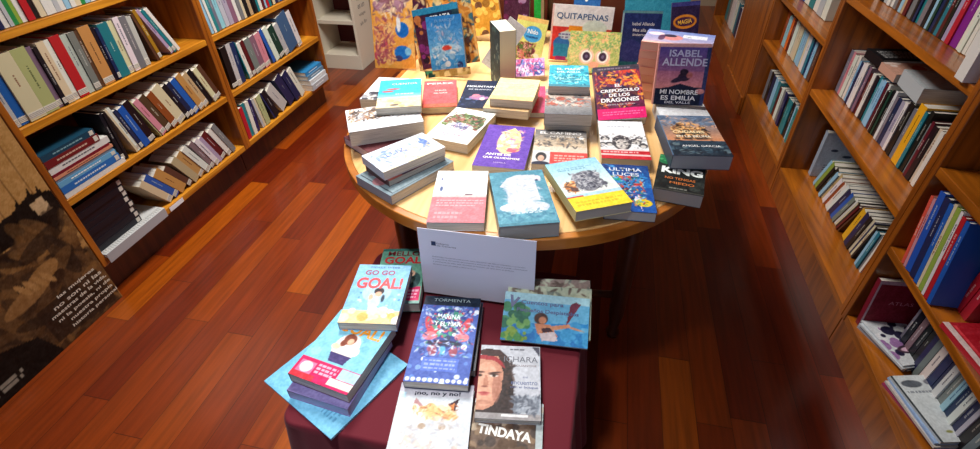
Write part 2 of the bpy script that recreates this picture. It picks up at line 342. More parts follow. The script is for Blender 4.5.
ROWS = {
  'A1': (-1.94, 1.082, [
    (1.194,1.213,'wh',0.2,0), (1.213,1.232,'nv',0.21,0), (1.232,1.251,'gy',0.2,0), (1.251,1.271,'wh',0.22,0), (1.271,1.291,'lb',0.21,0), (1.291,1.308,'nv',0.2,0), (1.308,1.329,'wh',0.21,0), (1.329,1.343,'lg',0.2,0), (1.343,1.361,'gn',0.22,0), (1.361,1.375,'lm',0.21,0), (1.375,1.394,'wh',0.21,0), (1.394,1.42,'rd',0.22,0), (1.42,1.439,'bk',0.2,0), (1.439,1.463,'cr',0.21,0), (1.463,1.483,'wh',0.21,0), (1.483,1.503,'wh',0.2,0), (1.503,1.523,'lg',0.21,0), (1.523,1.544,'wh',0.21,0), (1.544,1.566,'lb',0.2,0), (1.566,1.587,'wh',0.21,0), (1.587,1.61,'cr',0.2,0), (1.61,1.628,'gn',0.21,0), (1.628,1.651,'lb',0.2,0), (1.651,1.674,'wh',0.21,0), (1.674,1.702,'gy',0.21,0), (1.702,1.732,'cr',0.2,0), (1.732,1.767,'wh',0.21,0), (1.767,1.797,'be',0.2,0), (1.797,1.829,'bl',0.2,0), (1.829,1.866,'wh',0.21,0)]),
  'A2': (-1.94, 0.79, [
    (1.127,1.159,'lg',0.21,0), (1.159,1.215,'bl',0.22,0), (1.215,1.278,'cr',0.225,0), (1.278,1.331,'ol',0.225,0), (1.331,1.353,'mv',0.22,0), (1.353,1.37,'bk',0.21,0), (1.37,1.401,'cr',0.225,0), (1.401,1.423,'wh',0.22,0), (1.423,1.465,'rd',0.225,0), (1.465,1.493,'lg',0.22,0), (1.493,1.523,'gy',0.22,0), (1.523,1.542,'br',0.215,0), (1.542,1.593,'tn',0.225,0), (1.593,1.609,'bk',0.21,0), (1.609,1.625,'nv',0.205,0), (1.625,1.674,'te',0.21,0), (1.674,1.701,'cr',0.21,0), (1.701,1.73,'wh',0.215,0), (1.73,1.765,'gy',0.21,0), (1.765,1.794,'lg',0.2,0), (1.794,1.818,'br',0.21,-10), (1.818,1.849,'oc',0.22,-10), (1.849,1.894,'li',0.23,-24), (1.894,1.926,'te',0.22,-24), (1.926,1.966,'wh',0.22,-24)]),
  'A3': (-1.94, 0.493, [
    (1.428,1.455,'bk',0.21,0), (1.455,1.483,'bk',0.21,0), (1.483,1.54,'cr',0.22,-12), (1.54,1.557,'wh',0.22,-12), (1.557,1.575,'nv',0.2,-12), (1.575,1.611,'bl',0.2,-12), (1.611,1.648,'bk',0.21,-12), (1.648,1.686,'ol',0.21,-20), (1.686,1.719,'pk',0.2,-20), (1.719,1.759,'br',0.2,-20), (1.759,1.8,'ru',0.2,-20), (1.8,1.856,'cr',0.21,-20), (1.856,1.885,'bk',0.2,-20), (1.885,1.914,'nv',0.2,-20), (1.914,1.952,'bl',0.2,-20), (1.952,1.991,'tn',0.21,-20), (1.991,2.03,'be',0.2,-20), (2.03,2.062,'bk',0.2,-20), (2.062,2.095,'cr',0.2,-20), (2.095,2.129,'br',0.2,-20)]),
  'A4': (-1.94, 0.197, [
    (1.565,1.606,'cr',0.19,-34), (1.606,1.648,'bl',0.2,-34), (1.648,1.707,'tn',0.19,-34), (1.707,1.744,'br',0.18,-34), (1.744,1.79,'be',0.18,-28), (1.79,1.838,'tn',0.19,-28), (1.838,1.879,'wh',0.2,-28), (1.879,1.912,'mv',0.2,-24), (1.912,1.946,'wh',0.2,-24), (1.946,1.972,'li',0.19,-24), (1.972,2.016,'dr',0.2,-24), (2.016,2.052,'wh',0.2,-24), (2.052,2.088,'gy',0.21,-24)]),
  'B2': (-1.94, 0.79, [
    (2.183,2.214,'lb',0.22,-5), (2.214,2.246,'wh',0.22,-5), (2.246,2.295,'te',0.23,-5), (2.295,2.329,'lb',0.21,-5), (2.329,2.363,'lg',0.22,-5), (2.363,2.398,'li',0.22,-5), (2.398,2.433,'mv',0.21,-5), (2.433,2.46,'wh',0.22,-5), (2.46,2.488,'gy',0.22,-5), (2.488,2.544,'cr',0.21,-5), (2.544,2.593,'be',0.22,-5), (2.593,2.643,'bk',0.21,-5), (2.643,2.673,'wh',0.21,-5), (2.673,2.715,'dr',0.22,-5), (2.715,2.757,'rd',0.22,-5), (2.757,2.801,'bk',0.21,-5), (2.801,2.856,'nv',0.21,-5), (2.856,2.913,'bl',0.21,-5), (2.913,2.96,'mv',0.2,-5), (2.96,3.009,'rd',0.2,-5), (3.009,3.058,'wh',0.2,-5)]),
  'B3': (-1.94, 0.493, [
    (2.224,2.27,'bk',0.22,0), (2.27,2.307,'lg',0.22,0), (2.307,2.345,'nv',0.22,0), (2.345,2.383,'te',0.21,-8), (2.383,2.413,'wh',0.2,-8), (2.413,2.443,'dr',0.2,-8), (2.443,2.494,'gy',0.2,-8), (2.494,2.547,'mv',0.2,-8), (2.547,2.601,'pk',0.2,-8), (2.601,2.656,'bl',0.21,-15), (2.656,2.702,'wh',0.21,-15), (2.702,2.76,'dg',0.2,-15), (2.76,2.808,'lg',0.2,-15), (2.808,2.921,'db',0.23,-15), (2.921,2.973,'wh',0.23,-15), (3.122,3.165,'lg',0.22,-15), (3.165,3.208,'cr',0.21,-15)]),
  'B4': (-1.94, 0.197, [
    (2.203,2.233,'rd',0.19,0), (2.233,2.263,'te',0.2,0), (2.263,2.294,'wh',0.2,0), (2.294,2.325,'nv',0.2,0), (2.325,2.357,'lg',0.19,-8), (2.357,2.389,'cr',0.19,-8), (2.389,2.433,'ol',0.19,-8), (2.433,2.49,'nv',0.2,-20), (2.49,2.536,'bk',0.2,-20), (2.536,2.669,'lg',0.2,-32), (2.669,2.745,'nv',0.22,-24), (2.745,2.811,'nv',0.22,-24), (2.811,2.865,'wh',0.22,-24)]),
  'C1': (1.06, 1.004, [
    (2.487,2.602,'wh',0.2,0), (2.402,2.487,'wh',0.2,0), (2.332,2.402,'lg',0.2,0), (2.284,2.332,'wh',0.2,0), (2.238,2.284,'br',0.21,0), (2.194,2.238,'be',0.2,0), (2.151,2.194,'gy',0.21,0), (2.11,2.151,'bk',0.22,0), (2.078,2.11,'te',0.21,0), (2.031,2.078,'bk',0.22,0), (1.994,2.031,'dg',0.21,0), (1.958,1.994,'bk',0.22,0), (1.937,1.958,'te',0.21,0), (1.903,1.937,'bk',0.22,0), (1.876,1.903,'li',0.21,0), (1.851,1.876,'rd',0.21,0), (1.813,1.851,'pu',0.22,0), (1.777,1.813,'wh',0.23,0), (1.742,1.777,'wh',0.23,0), (1.714,1.742,'lg',0.22,0)]),
  'C2': (1.07, 0.595, [
    (2.422,2.479,'pk',0.19,0), (2.367,2.422,'wh',0.19,0), (2.327,2.367,'nv',0.18,0), (2.276,2.327,'wh',0.19,0), (2.239,2.276,'mv',0.19,0), (2.19,2.239,'wh',0.18,0), (2.144,2.19,'te',0.19,0), (2.099,2.144,'lb',0.19,0), (2.066,2.099,'wh',0.19,0), (2.034,2.066,'dg',0.18,0), (1.993,2.034,'wh',0.19,0), (1.953,1.993,'nv',0.18,0), (1.924,1.953,'li',0.18,0), (1.904,1.924,'wh',0.19,0), (1.867,1.904,'bk',0.2,0), (1.84,1.867,'gy',0.19,0), (1.796,1.84,'ye',0.22,0), (1.754,1.796,'bk',0.22,0), (1.721,1.754,'dr',0.2,0), (1.697,1.721,'bk',0.2,0), (1.658,1.697,'wh',0.2,0)]),
  'C3': (1.09, 0.165, [
    (2.304,2.356,'lm',0.19,-24), (2.254,2.304,'bk',0.19,-24), (2.206,2.254,'be',0.19,-24), (2.159,2.206,'ru',0.18,-24), (2.113,2.159,'wh',0.19,-24), (2.055,2.113,'bl',0.19,-24), (2.012,2.055,'wh',0.19,-24), (1.971,2.012,'bk',0.19,-24), (1.931,1.971,'br',0.19,-24), (1.892,1.931,'ye',0.18,-14), (1.842,1.892,'bk',0.2,-14), (1.805,1.842,'nv',0.2,-14), (1.758,1.805,'bk',0.2,-14), (1.724,1.758,'te',0.19,-6), (1.679,1.724,'wh',0.19,-6), (1.636,1.679,'co',0.2,0)]),
  'F1': (1.05, 0.8, [
    (3.639,3.717,'wh',0.2,0), (3.539,3.639,'nv',0.2,0), (3.468,3.539,'wh',0.2,0), (3.377,3.468,'br',0.2,0), (3.29,3.377,'wh',0.21,0), (3.206,3.29,'bl',0.2,0), (3.127,3.206,'wh',0.21,0), (3.051,3.127,'te',0.2,0), (2.978,3.051,'wh',0.2,0), (2.909,2.978,'lg',0.2,0), (2.842,2.909,'wh',0.2,0)]),
  'F2': (1.05, 0.522, [
    (3.447,3.588,'br',0.22,0), (3.342,3.447,'ru',0.19,0), (3.241,3.342,'or',0.18,0), (3.146,3.241,'wh',0.21,0), (3.056,3.146,'cr',0.21,0), (2.969,3.056,'lb',0.2,0), (2.887,2.969,'wh',0.2,0), (2.828,2.887,'nv',0.19,0), (2.752,2.828,'br',0.2,0)]),
  'F3': (1.06, 0.165, [
    (3.604,3.749,'bk',0.2,0), (3.501,3.604,'wh',0.2,0), (3.403,3.501,'dg',0.2,0), (3.309,3.403,'bk',0.19,0), (3.22,3.309,'lb',0.19,0), (3.134,3.22,'te',0.2,0), (3.051,3.134,'wh',0.19,0), (2.972,3.051,'nv',0.2,0), (2.896,2.972,'te',0.19,0), (2.823,2.896,'bk',0.2,0), (2.753,2.823,'te',0.2,0), (2.685,2.753,'bk',0.2,0), (2.62,2.685,'gy',0.2,0), (2.557,2.62,'bk',0.2,0), (2.497,2.557,'te',0.2,0), (2.438,2.497,'bk',0.2,0)]),
  'G3': (1.05, 0.2, [
    (5.713,5.948,'mv',0.22,0), (5.493,5.713,'br',0.22,0), (5.287,5.493,'pk',0.22,0), (5.094,5.287,'wh',0.23,0), (4.914,5.094,'gy',0.22,0), (4.743,4.914,'wh',0.23,0), (4.583,4.743,'te',0.24,0), (4.432,4.583,'wh',0.23,0), (4.335,4.432,'dg',0.24,0), (4.197,4.335,'wh',0.24,0)]),
  'N2': (0.972, 0.494, [
    (1.359,1.374,'co',0.22,12), (1.345,1.359,'pk',0.22,12), (1.317,1.345,'bl',0.25,12), (1.29,1.317,'nv',0.25,12), (1.27,1.29,'bl',0.25,12), (1.257,1.27,'cr',0.26,12), (1.238,1.257,'lm',0.26,12), (1.225,1.238,'wh',0.26,12), (1.206,1.225,'rd',0.25,12), (1.188,1.206,'bl',0.25,12)]),
  'N3': (1.09, 0.165, [
    (1.339,1.356,'gy',0.17,0), (1.315,1.339,'bk',0.18,0), (1.291,1.315,'mv',0.17,0), (1.268,1.291,'bk',0.18,0), (1.245,1.268,'bk',0.18,0), (1.223,1.245,'nv',0.18,0), (1.201,1.223,'gy',0.18,0), (1.173,1.201,'wh',0.18,0), (1.146,1.173,'nv',0.19,0), (1.106,1.146,'wh',0.22,0), (1.061,1.106,'lb',0.22,0), (1.018,1.061,'wh',0.23,0), (0.983,1.018,'lg',0.22,0), (0.955,0.983,'bk',0.22,0), (0.928,0.955,'gy',0.21,0), (0.901,0.928,'bk',0.21,0), (0.875,0.901,'nv',0.21,0), (0.85,0.875,'bk',0.21,0), (0.826,0.85,'dr',0.21,0), (0.798,0.826,'bk',0.21,0), (0.775,0.798,'lg',0.21,0), (0.748,0.775,'bk',0.21,0), (0.723,0.748,'nv',0.21,0), (0.689,0.723,'bk',0.21,0)]),
}
# ------------------------------------------------------------------ materials
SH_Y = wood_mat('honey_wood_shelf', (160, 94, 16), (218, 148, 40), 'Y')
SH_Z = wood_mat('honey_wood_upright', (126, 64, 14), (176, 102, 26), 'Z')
RT_Y = wood_mat('shaded_honey_shelf', (122, 64, 12), (186, 106, 24), 'Y', rough=.3, coat=.4)  # same honey wood, colour darkened for the shaded right side
RT_Z = wood_mat('shaded_honey_upright', (108, 54, 12), (166, 90, 22), 'Z', rough=.3, coat=.4)  # right uprights: honey wood with the shade put into its colour
TB = wood_mat('beech_tabletop', (218, 168, 104), (240, 202, 142), 'Y', 5, .3, .4)
TB_E = wood_mat('beech_table_edge', (160, 90, 26), (200, 126, 48), 'X', 3, .35, .4)
DKW = wood_mat('dark_wood_and_plinth_shade', (58, 26, 12), (96, 46, 20), 'Z')
WHITE_P = mat('white_paint', (222, 214, 196), .5)
RED_P = mat('dark_red_lining', (88, 14, 16), .6)
PAPER = mat('white_paper', (226, 226, 232), .7)

def floor_mat():
    m = bpy.data.materials.new('red_hardwood_planks'); m.use_nodes = True
    nt = m.node_tree; N = nt.nodes; L = nt.links; b = N['Principled BSDF']
    tc = N.new('ShaderNodeTexCoord'); sp = N.new('ShaderNodeSeparateXYZ'); L.new(tc.outputs['Object'], sp.inputs[0])
    def mth(op, a, bb=None, c=None):
        n = N.new('ShaderNodeMath'); n.operation = op
        for i, v in enumerate((a, bb, c)):
            if v is None: continue
            if isinstance(v, (int, float)): n.inputs[i].default_value = v
            else: L.new(v, n.inputs[i])
        return n.outputs[0]
    W, LEN = .112, 1.05
    xs = mth('DIVIDE', sp.outputs[0], W); ix = mth('FLOOR', xs); fx = mth('FRACT', xs)
    wn = N.new('ShaderNodeTexWhiteNoise'); wn.noise_dimensions = '1D'; L.new(ix, wn.inputs['W'])
    ys = mth('ADD', mth('DIVIDE', sp.outputs[1], LEN), mth('MULTIPLY', wn.outputs['Value'], 7.3)); iy = mth('FLOOR', ys); fy = mth('FRACT', ys)
    cb = N.new('ShaderNodeCombineXYZ'); L.new(ix, cb.inputs[0]); L.new(iy, cb.inputs[1])
    w2 = N.new('ShaderNodeTexWhiteNoise'); w2.noise_dimensions = '2D'; L.new(cb.outputs[0], w2.inputs['Vector'])
    cr = N.new('ShaderNodeValToRGB'); e = cr.color_ramp.elements
    e[0].position = 0; e[0].color = (*lin((104, 26, 3)), 1); e[1].position = 1; e[1].color = (*lin((198, 96, 14)), 1)
    for p, c in ((.2, (126, 38, 4)), (.5, (146, 52, 6)), (.8, (166, 68, 8))):
        k = e.new(p); k.color = (*lin(c), 1)
    L.new(w2.outputs['Value'], cr.inputs['Fac'])
    mp = N.new('ShaderNodeMapping'); mp.inputs['Scale'].default_value = (70, 4, 1); L.new(tc.outputs['Object'], mp.inputs['Vector'])
    off = N.new('ShaderNodeVectorMath'); off.operation = 'ADD'; L.new(mp.outputs[0], off.inputs[0]); L.new(w2.outputs['Color'], off.inputs[1])
    no = N.new('ShaderNodeTexNoise'); no.inputs['Detail'].default_value = 6; no.inputs['Scale'].default_value = 1; L.new(off.outputs[0], no.inputs['Vector'])
    g = mth('MULTIPLY_ADD', no.outputs['Fac'], .7, .22)
    gap = mth('MULTIPLY', mth('GREATER_THAN', fx, .02), mth('GREATER_THAN', fy, .0025))
    gm = mth('MULTIPLY', g, mth('MULTIPLY_ADD', gap, .65, .35))
    mx = N.new('ShaderNodeVectorMath'); mx.operation = 'SCALE'; L.new(cr.outputs['Color'], mx.inputs[0]); L.new(gm, mx.inputs['Scale'])
    L.new(mx.outputs[0], b.inputs['Base Color'])
    b.inputs['Roughness'].default_value = .32; b.inputs['Coat Weight'].default_value = .35; b.inputs['Coat Roughness'].default_value = .18
    return m

def plaster(name, rgb):
    m = mat(name, rgb, .85); nt = m.node_tree; N = nt.nodes
    no = N.new('ShaderNodeTexNoise'); no.inputs['Scale'].default_value = 60
    bu = N.new('ShaderNodeBump'); bu.inputs['Strength'].default_value = .1
    nt.links.new(no.outputs['Fac'], bu.inputs['Height']); nt.links.new(bu.outputs[0], N['Principled BSDF'].inputs['Normal'])
    return m

# ------------------------------------------------------------------ the setting
def struct(name, bm, m): return tag(obj(name, bm, m), kind='structure')
XL, XR = -2.42, 1.42
bm = bmesh.new(); add_box(bm, XL-.1, XR+.1, -1.2, 6.4, -.05, 0); struct('floor', bm, floor_mat())
bm = bmesh.new(); add_box(bm, XL-.1, XL, -1.2, 6.4, 0, 2.9); struct('wall_left', bm, plaster('warm_plaster', (196, 180, 156)))
bm = bmesh.new(); add_box(bm, XR, XR+.1, -1.2, 6.4, 0, 2.9); struct('wall_right', bm, plaster('warm_plaster', (196, 180, 156)))
bm = bmesh.new(); add_box(bm, XL, XR, 6.3, 6.4, 0, 2.9); struct('wall_back', bm, plaster('warm_plaster', (196, 180, 156)))
bm = bmesh.new(); add_box(bm, XL-.1, XR+.1, -1.2, 6.4, 2.9, 2.95); struct('ceiling', bm, plaster('ceiling_white', (210, 206, 198)))

# ------------------------------------------------------------------ bookcases
def bookcase(name, label, y0, y1, front, sign, boards, top, my, mz, depth=.3, plinth=.13, posts=(1, 1), label_rail=None):
    """sign +1: opens towards +x (left side of room); boards: list of (z_top, thickness)"""
    o = thing(name, label, 'bookcase', Vector((front, (y0+y1)/2, 0)), 'honey wood bookcases lining the room')
    yc = (y0+y1)/2; P = .024
    def bx(n, xa, xb, ya, yb, za, zb, m, bev=.002):
        bm = bmesh.new(); add_box(bm, min(xa, xb), max(xa, xb), ya-yc, yb-yc, za, zb); return obj(n, bm, m, o, bev)
    s = -sign
    b0 = boards[0][0]-boards[0][1]
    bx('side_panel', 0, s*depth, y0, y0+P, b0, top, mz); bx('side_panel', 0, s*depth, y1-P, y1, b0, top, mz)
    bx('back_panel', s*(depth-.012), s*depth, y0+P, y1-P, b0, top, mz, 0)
    bx('plinth', s*plinth, s*(depth-.01), y0+.002, y1-.002, 0, b0, DKW if sign > 0 else mz, 0)  # left plinths: dark colour stands in for shade under the bottom board
    for i, (zt, th) in enumerate(boards):
        b = bx('shelf_board', s*.002, s*(depth-.012), y0+P, y1-P, zt-th, zt, my)
        if label_rail and label_rail[0] == i:
            bm = bmesh.new(); ya, yb = label_rail[1]
            add_box(bm, -s*.0012, -s*.0002, ya-yc, yb-yc, zt-th+.004, zt-.004); add_box(bm, -s*.0014, -s*.0012, ya-yc+.01, yb-yc-.02, zt-th+.012, zt-th+.015)
            obj('edge_label', bm, [PAPER], b)
    return o
LT = [(.195, .03), (.49, .028), (.787, .028), (1.08, .028), (1.38, .028), (1.68, .028), (1.98, .028), (2.2, .028)]
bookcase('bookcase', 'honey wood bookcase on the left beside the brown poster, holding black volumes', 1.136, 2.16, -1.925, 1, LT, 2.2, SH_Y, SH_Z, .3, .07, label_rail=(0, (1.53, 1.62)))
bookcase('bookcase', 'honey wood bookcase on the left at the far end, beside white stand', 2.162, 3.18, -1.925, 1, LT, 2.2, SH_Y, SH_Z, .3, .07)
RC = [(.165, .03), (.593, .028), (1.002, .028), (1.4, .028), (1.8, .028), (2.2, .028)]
bookcase('bookcase', 'honey wood bookcase in the middle on the right, with yellow spined book', 1.478, 2.508, .97, -1, RC, 2.2, RT_Y, RT_Z, .42, .008)
bookcase('bookcase', 'honey wood bookcase nearest on the right, holding magazines and comics', .45, 1.476, .97, -1, [(.165, .03), (.492, .028), (.786, .028), (1.15, .028), (1.5, .028), (1.85, .028), (2.2, .028)], 2.2, RT_Y, RT_Z, .42, .008)
bookcase('bookcase', 'honey wood bookcase on the right next to the wide wooden pilaster', 2.51, 3.46, .97, -1, [(.165, .03), (.52, .028), (.798, .028), (1.15, .028), (1.5, .028), (1.85, .028), (2.2, .028)], 2.2, RT_Y, RT_Z, .42, .008)
bookcase('bookcase', 'honey wood bookcase on the right farthest away beyond the pilaster', 4.12, 5.2, .97, -1, [(.198, .03), (.6, .028), (1.0, .028), (1.4, .028), (1.8, .028), (2.2, .028)], 2.2, RT_Y, RT_Z, .42, .008)
bm = bmesh.new(); add_box(bm, .968, XR-.03, 3.463, 4.117, 0, 2.2)
add_box(bm, .955, .968, 3.475, 4.105, .0, .12)
tag(obj('wooden_pilaster', bm, RT_Z, None, .003), 'wide plain wooden pilaster between the right hand bookcases', 'pilaster')

# ------------------------------------------------------------------ spine books on the shelves
PAL = dict(wh=('white', (214, 212, 206)), cr=('cream', (206, 192, 160)), be=('beige', (178, 152, 118)), tn=('tan', (182, 134, 78)),
    ol=('pale olive', (168, 170, 120)), lm=('lime green', (134, 160, 60)), rd=('red', (176, 24, 40)), dr=('dark red', (92, 20, 28)), nv=('navy', (24, 36, 78)),
    bl=('blue', (28, 84, 168)), db=('denim blue', (52, 84, 124)), lb=('light blue', (140, 184, 210)), te=('teal', (24, 118, 128)), bk=('black', (20, 20, 24)),
    gy=('grey', (112, 114, 118)), lg=('pale grey', (176, 178, 182)), br=('brown', (84, 52, 36)), ru=('rust', (142, 66, 32)), pk=('pink', (198, 130, 140)),
    li=('lilac', (164, 148, 176)), pu=('purple', (120, 36, 140)), ye=('yellow', (222, 166, 30)), gn=('green', (30, 130, 66)), dg=('dark green', (22, 62, 48)),
    mv=('mauve', (124, 96, 112)), co=('coral', (214, 76, 56)), oc=('ochre', (160, 116, 34)), **{'or': ('orange', (214, 110, 30))})
WHERE = dict(A1='highest visible shelf of near left bookcase', A2='second shelf of near left bookcase', A3='third shelf of near left bookcase',
    A4='bottom shelf of near left bookcase', B2='upper shelf of far left bookcase', B3='middle shelf of far left bookcase', B4='bottom shelf of far left bookcase',
    C1='top shelf of middle right bookcase', C2='centre shelf of middle right bookcase', C3='bottom shelf of middle right bookcase',
    F1='upper shelf beside the wooden pilaster', F2='centre shelf beside the wooden pilaster', F3='bottom shelf beside the wooden pilaster',
    G3='bookcase farthest on the right', N2='centre shelf of nearest right bookcase', N3='bottom shelf of nearest right bookcase')
WALLS = dict(A=(1.162, 2.134), B=(2.188, 3.154), C=(1.504, 2.482), F=(2.536, 3.434), G=(4.146, 5.17), N=(.476, 1.45))
ORD = 'first second third fourth fifth sixth seventh eighth ninth tenth eleventh twelfth thirteenth fourteenth fifteenth sixteenth seventeenth eighteenth nineteenth twentieth twenty-first twenty-second twenty-third twenty-fourth twenty-fifth twenty-sixth twenty-seventh twenty-eighth twenty-ninth thirtieth thirty-first thirty-second thirty-third thirty-fourth'.split()
SPM = {}
def contrast(k):
    return {'wh': (40, 44, 60), 'cr': (110, 50, 40), 'be': (60, 40, 30), 'tn': (70, 34, 20), 'ol': (60, 70, 40), 'lm': (250, 250, 240), 'rd': (240, 220, 210),
            'lb': (30, 60, 110), 'lg': (60, 60, 90), 'li': (60, 40, 90), 'pk': (120, 20, 40), 'ye': (20, 20, 20), 'mv': (230, 220, 225), 'or': (255, 240, 220)}.get(k, (224, 220, 210))
def shelf_book(label, key, side, x0, z0, yb, t, h, lean, depth, sticker, group, rs):
    """spine faces the room; origin at the lower spine edge the book leans over"""
    rgb = PAL[key][1]; j = rs.randint(-7, 8, 3); q = tuple(int(max(4, min(250, rgb[i]+j[i]))) for i in range(3))
    sg = 1 if side == 'L' else -1
    # local: x = sg*outwards, y = thickness 0..t, z = height
    a = R(-lean)     # towards -y for negative lean values
    M = Matrix.Translation((x0, yb, z0)) @ Matrix.Rotation(a, 4, 'X') if lean <= 0 else Matrix.Translation((x0, yb+t/math.cos(a), z0)) @ Matrix.Rotation(a, 4, 'X') @ Matrix.Translation((0, -t, 0))
    o = thing('book', label, 'book', M, group)
    f = lambda xa, xb: (min(-sg*xa, -sg*xb), max(-sg*xa, -sg*xb))
    c = .0011
    bm = bmesh.new()
    add_box(bm, *f(0, .0016), 0, t, 0, h); add_box(bm, *f(.0016, depth), 0, c, 0, h); add_box(bm, *f(.0016, depth), t-c, t, 0, h)
    obj('cover', bm, mat('spine_%d_%d_%d' % q, q, .42), o)
    bm = bmesh.new(); add_box(bm, *f(.0018, depth-.002), c, t-c, .002, h-.003)
    obj('page_block', bm, PAGES2, o)
    # title printed along the spine
    bm = bmesh.new(); n = 0
    if t > .011 and rs.rand() < .8:
        z = h*(.36+.2*rs.rand()); end = h*(.62+.25*rs.rand()); wd = min(t*.34, .0035+.003*rs.rand()); cy = t/2
        while z < end or n < 4:
            l = .0025+.004*rs.rand(); add_box(bm, *f(-.0004, 0), cy-wd/2*(.6+.4*rs.rand()), cy+wd/2, z, z+l); z += l+.0016+.003*(rs.rand() < .2); n += 1
        cc = contrast(key); cc = tuple(int(cc[i]*.6+q[i]*.4)//8*8 for i in range(3))
        obj('spine_title', bm, mat('ink_%d_%d_%d' % cc, cc, .5), o)
    else: bm.free()
    if sticker and rs.rand() < .8:
        bm = bmesh.new(); add_box(bm, *f(-.0007, 0), .0008, t-.0008, .008, .028)
        s = obj('price_sticker', bm, mat('sticker_white', (206, 200, 188), .6), o)
        bm = bmesh.new()
        for k in range(3): add_box(bm, *f(-.001, -.0007), .0025, t-.003, .012+k*.005, .0132+k*.005)
        obj('price_print', bm, mat('ink_120_118_116', (120, 118, 116), .6), s)
    return o
PAGES2 = PAGES.copy(); PAGES2.name = 'page_edges_standing'
for n_ in PAGES2.node_tree.nodes:
    if n_.type == 'MAPPING': n_.inputs['Scale'].default_value = (8, 900, 8)

placed = {}
for rn, (x0, z0, ents) in ROWS.items():
    if rn in ('C1', 'C2', 'C3', 'F2', 'F3', 'G3', 'N3', 'B2'):     # slots wide enough for two thin books
        q_ = np.random.RandomState(ord(rn[0])+ord(rn[1])*7); e2 = []
        for (ya, yb, key, h, lean) in ents:
            if yb-ya > (.036 if rn[0] in 'FGB' else .031) and key not in ('ye', 'co', 'pu') and lean > -30:
                ym = ya+(yb-ya)*(.4+.2*q_.rand()); k2 = (['bk', 'nv', 'bk', 'gy', key] if rn == 'N3' else ['wh', 'nv', 'bk', 'gy', 'lb', 'cr', 'dr', 'te', key])[q_.randint(5 if rn == 'N3' else 9)]
                e2 += [(ya, ym, key, h, lean), (ym, yb, k2, h-.012*q_.rand(), lean)]
            else: e2.append((ya, yb, key, h, lean))
        ents = e2
    ents = sorted(ents); U = rn[0]; w0, w1 = WALLS[U]; side = 'L' if U in 'AB' else 'R'
    pe, pb = w0, 0.
    out = []
    start = {'A3': 1.452, 'A4': 1.43, 'A1': 1.17}.get(rn, w0+.002)
    pe = max(pe, start)
    if rn == 'A4': pb = 34
    for (ya, yb, key, h, lean) in ents:
        al = -lean
        need = pe+.0006+(h*math.cos(R(al))*(math.tan(R(al))-math.tan(R(pb))) if al > pb else 0)
        s = max(ya, need); t_slot = yb-s
        if t_slot < .007:
            if yb-ya < .007: t_slot = yb-ya
            else: t_slot = max(.010, min(.02, (yb-ya)*.6))
        e = s+t_slot
        if e+(0 if al >= 0 else h*math.sin(R(-al))) > w1: continue
        t = (e-s)*math.cos(R(al))-.0006
        out.append((s, t, key, h, lean)); pe, pb = e, al
    placed[rn] = out
# the three hundred largest books in the photo are things; the smallest distant ones are one object
def seen_size(rn, s, t, h):
    x0, z0, _ = ROWS[rn]; p = Vector((x0, s+t/2, z0+h/2)); q = VIEW @ p
    d = -q.z
    if d <= 0: return 0
    u, v = 490+496.42*q.x/d, 224.5-496.42*q.y/d
    k = 496.42/d; wpx, hpx = t*k, h*k
    if u < -4 or u > 984 or v < -hpx*.45 or v > 449+hpx*.4: return wpx*hpx*.02
    if v < 0 or v > 449: return wpx*hpx*.4
    return wpx*hpx
ALLB = sorted(((seen_size(rn, o_[0], o_[1], o_[3]), rn, i) for rn, out in placed.items() for i, o_ in enumerate(out)), reverse=True)
KEEP = {(rn, i) for _, rn, i in ALLB[:218]}
FAR = {}
def far_book(key, side, x0, z0, yb, t, h, lean, depth, rs):
    a = R(-lean); sg = 1 if side == 'L' else -1
    M = Matrix.Translation((x0, yb, z0)) @ Matrix.Rotation(a, 4, 'X') if lean <= 0 else Matrix.Translation((x0, yb+t/math.cos(a), z0)) @ Matrix.Rotation(a, 4, 'X') @ Matrix.Translation((0, -t, 0))
    f = lambda xa, xb: (min(-sg*xa, -sg*xb), max(-sg*xa, -sg*xb))
    for k_, bb in ((key, (*f(0, .0016), 0, t, 0, h)), (key, (*f(.0016, depth), 0, .0011, 0, h)), (key, (*f(.0016, depth), t-.0011, t, 0, h)), ('pages', (*f(.0018, depth-.002), .0011, t-.0011, .002, h-.003))):
        FAR.setdefault(k_, []).append((M, bb))
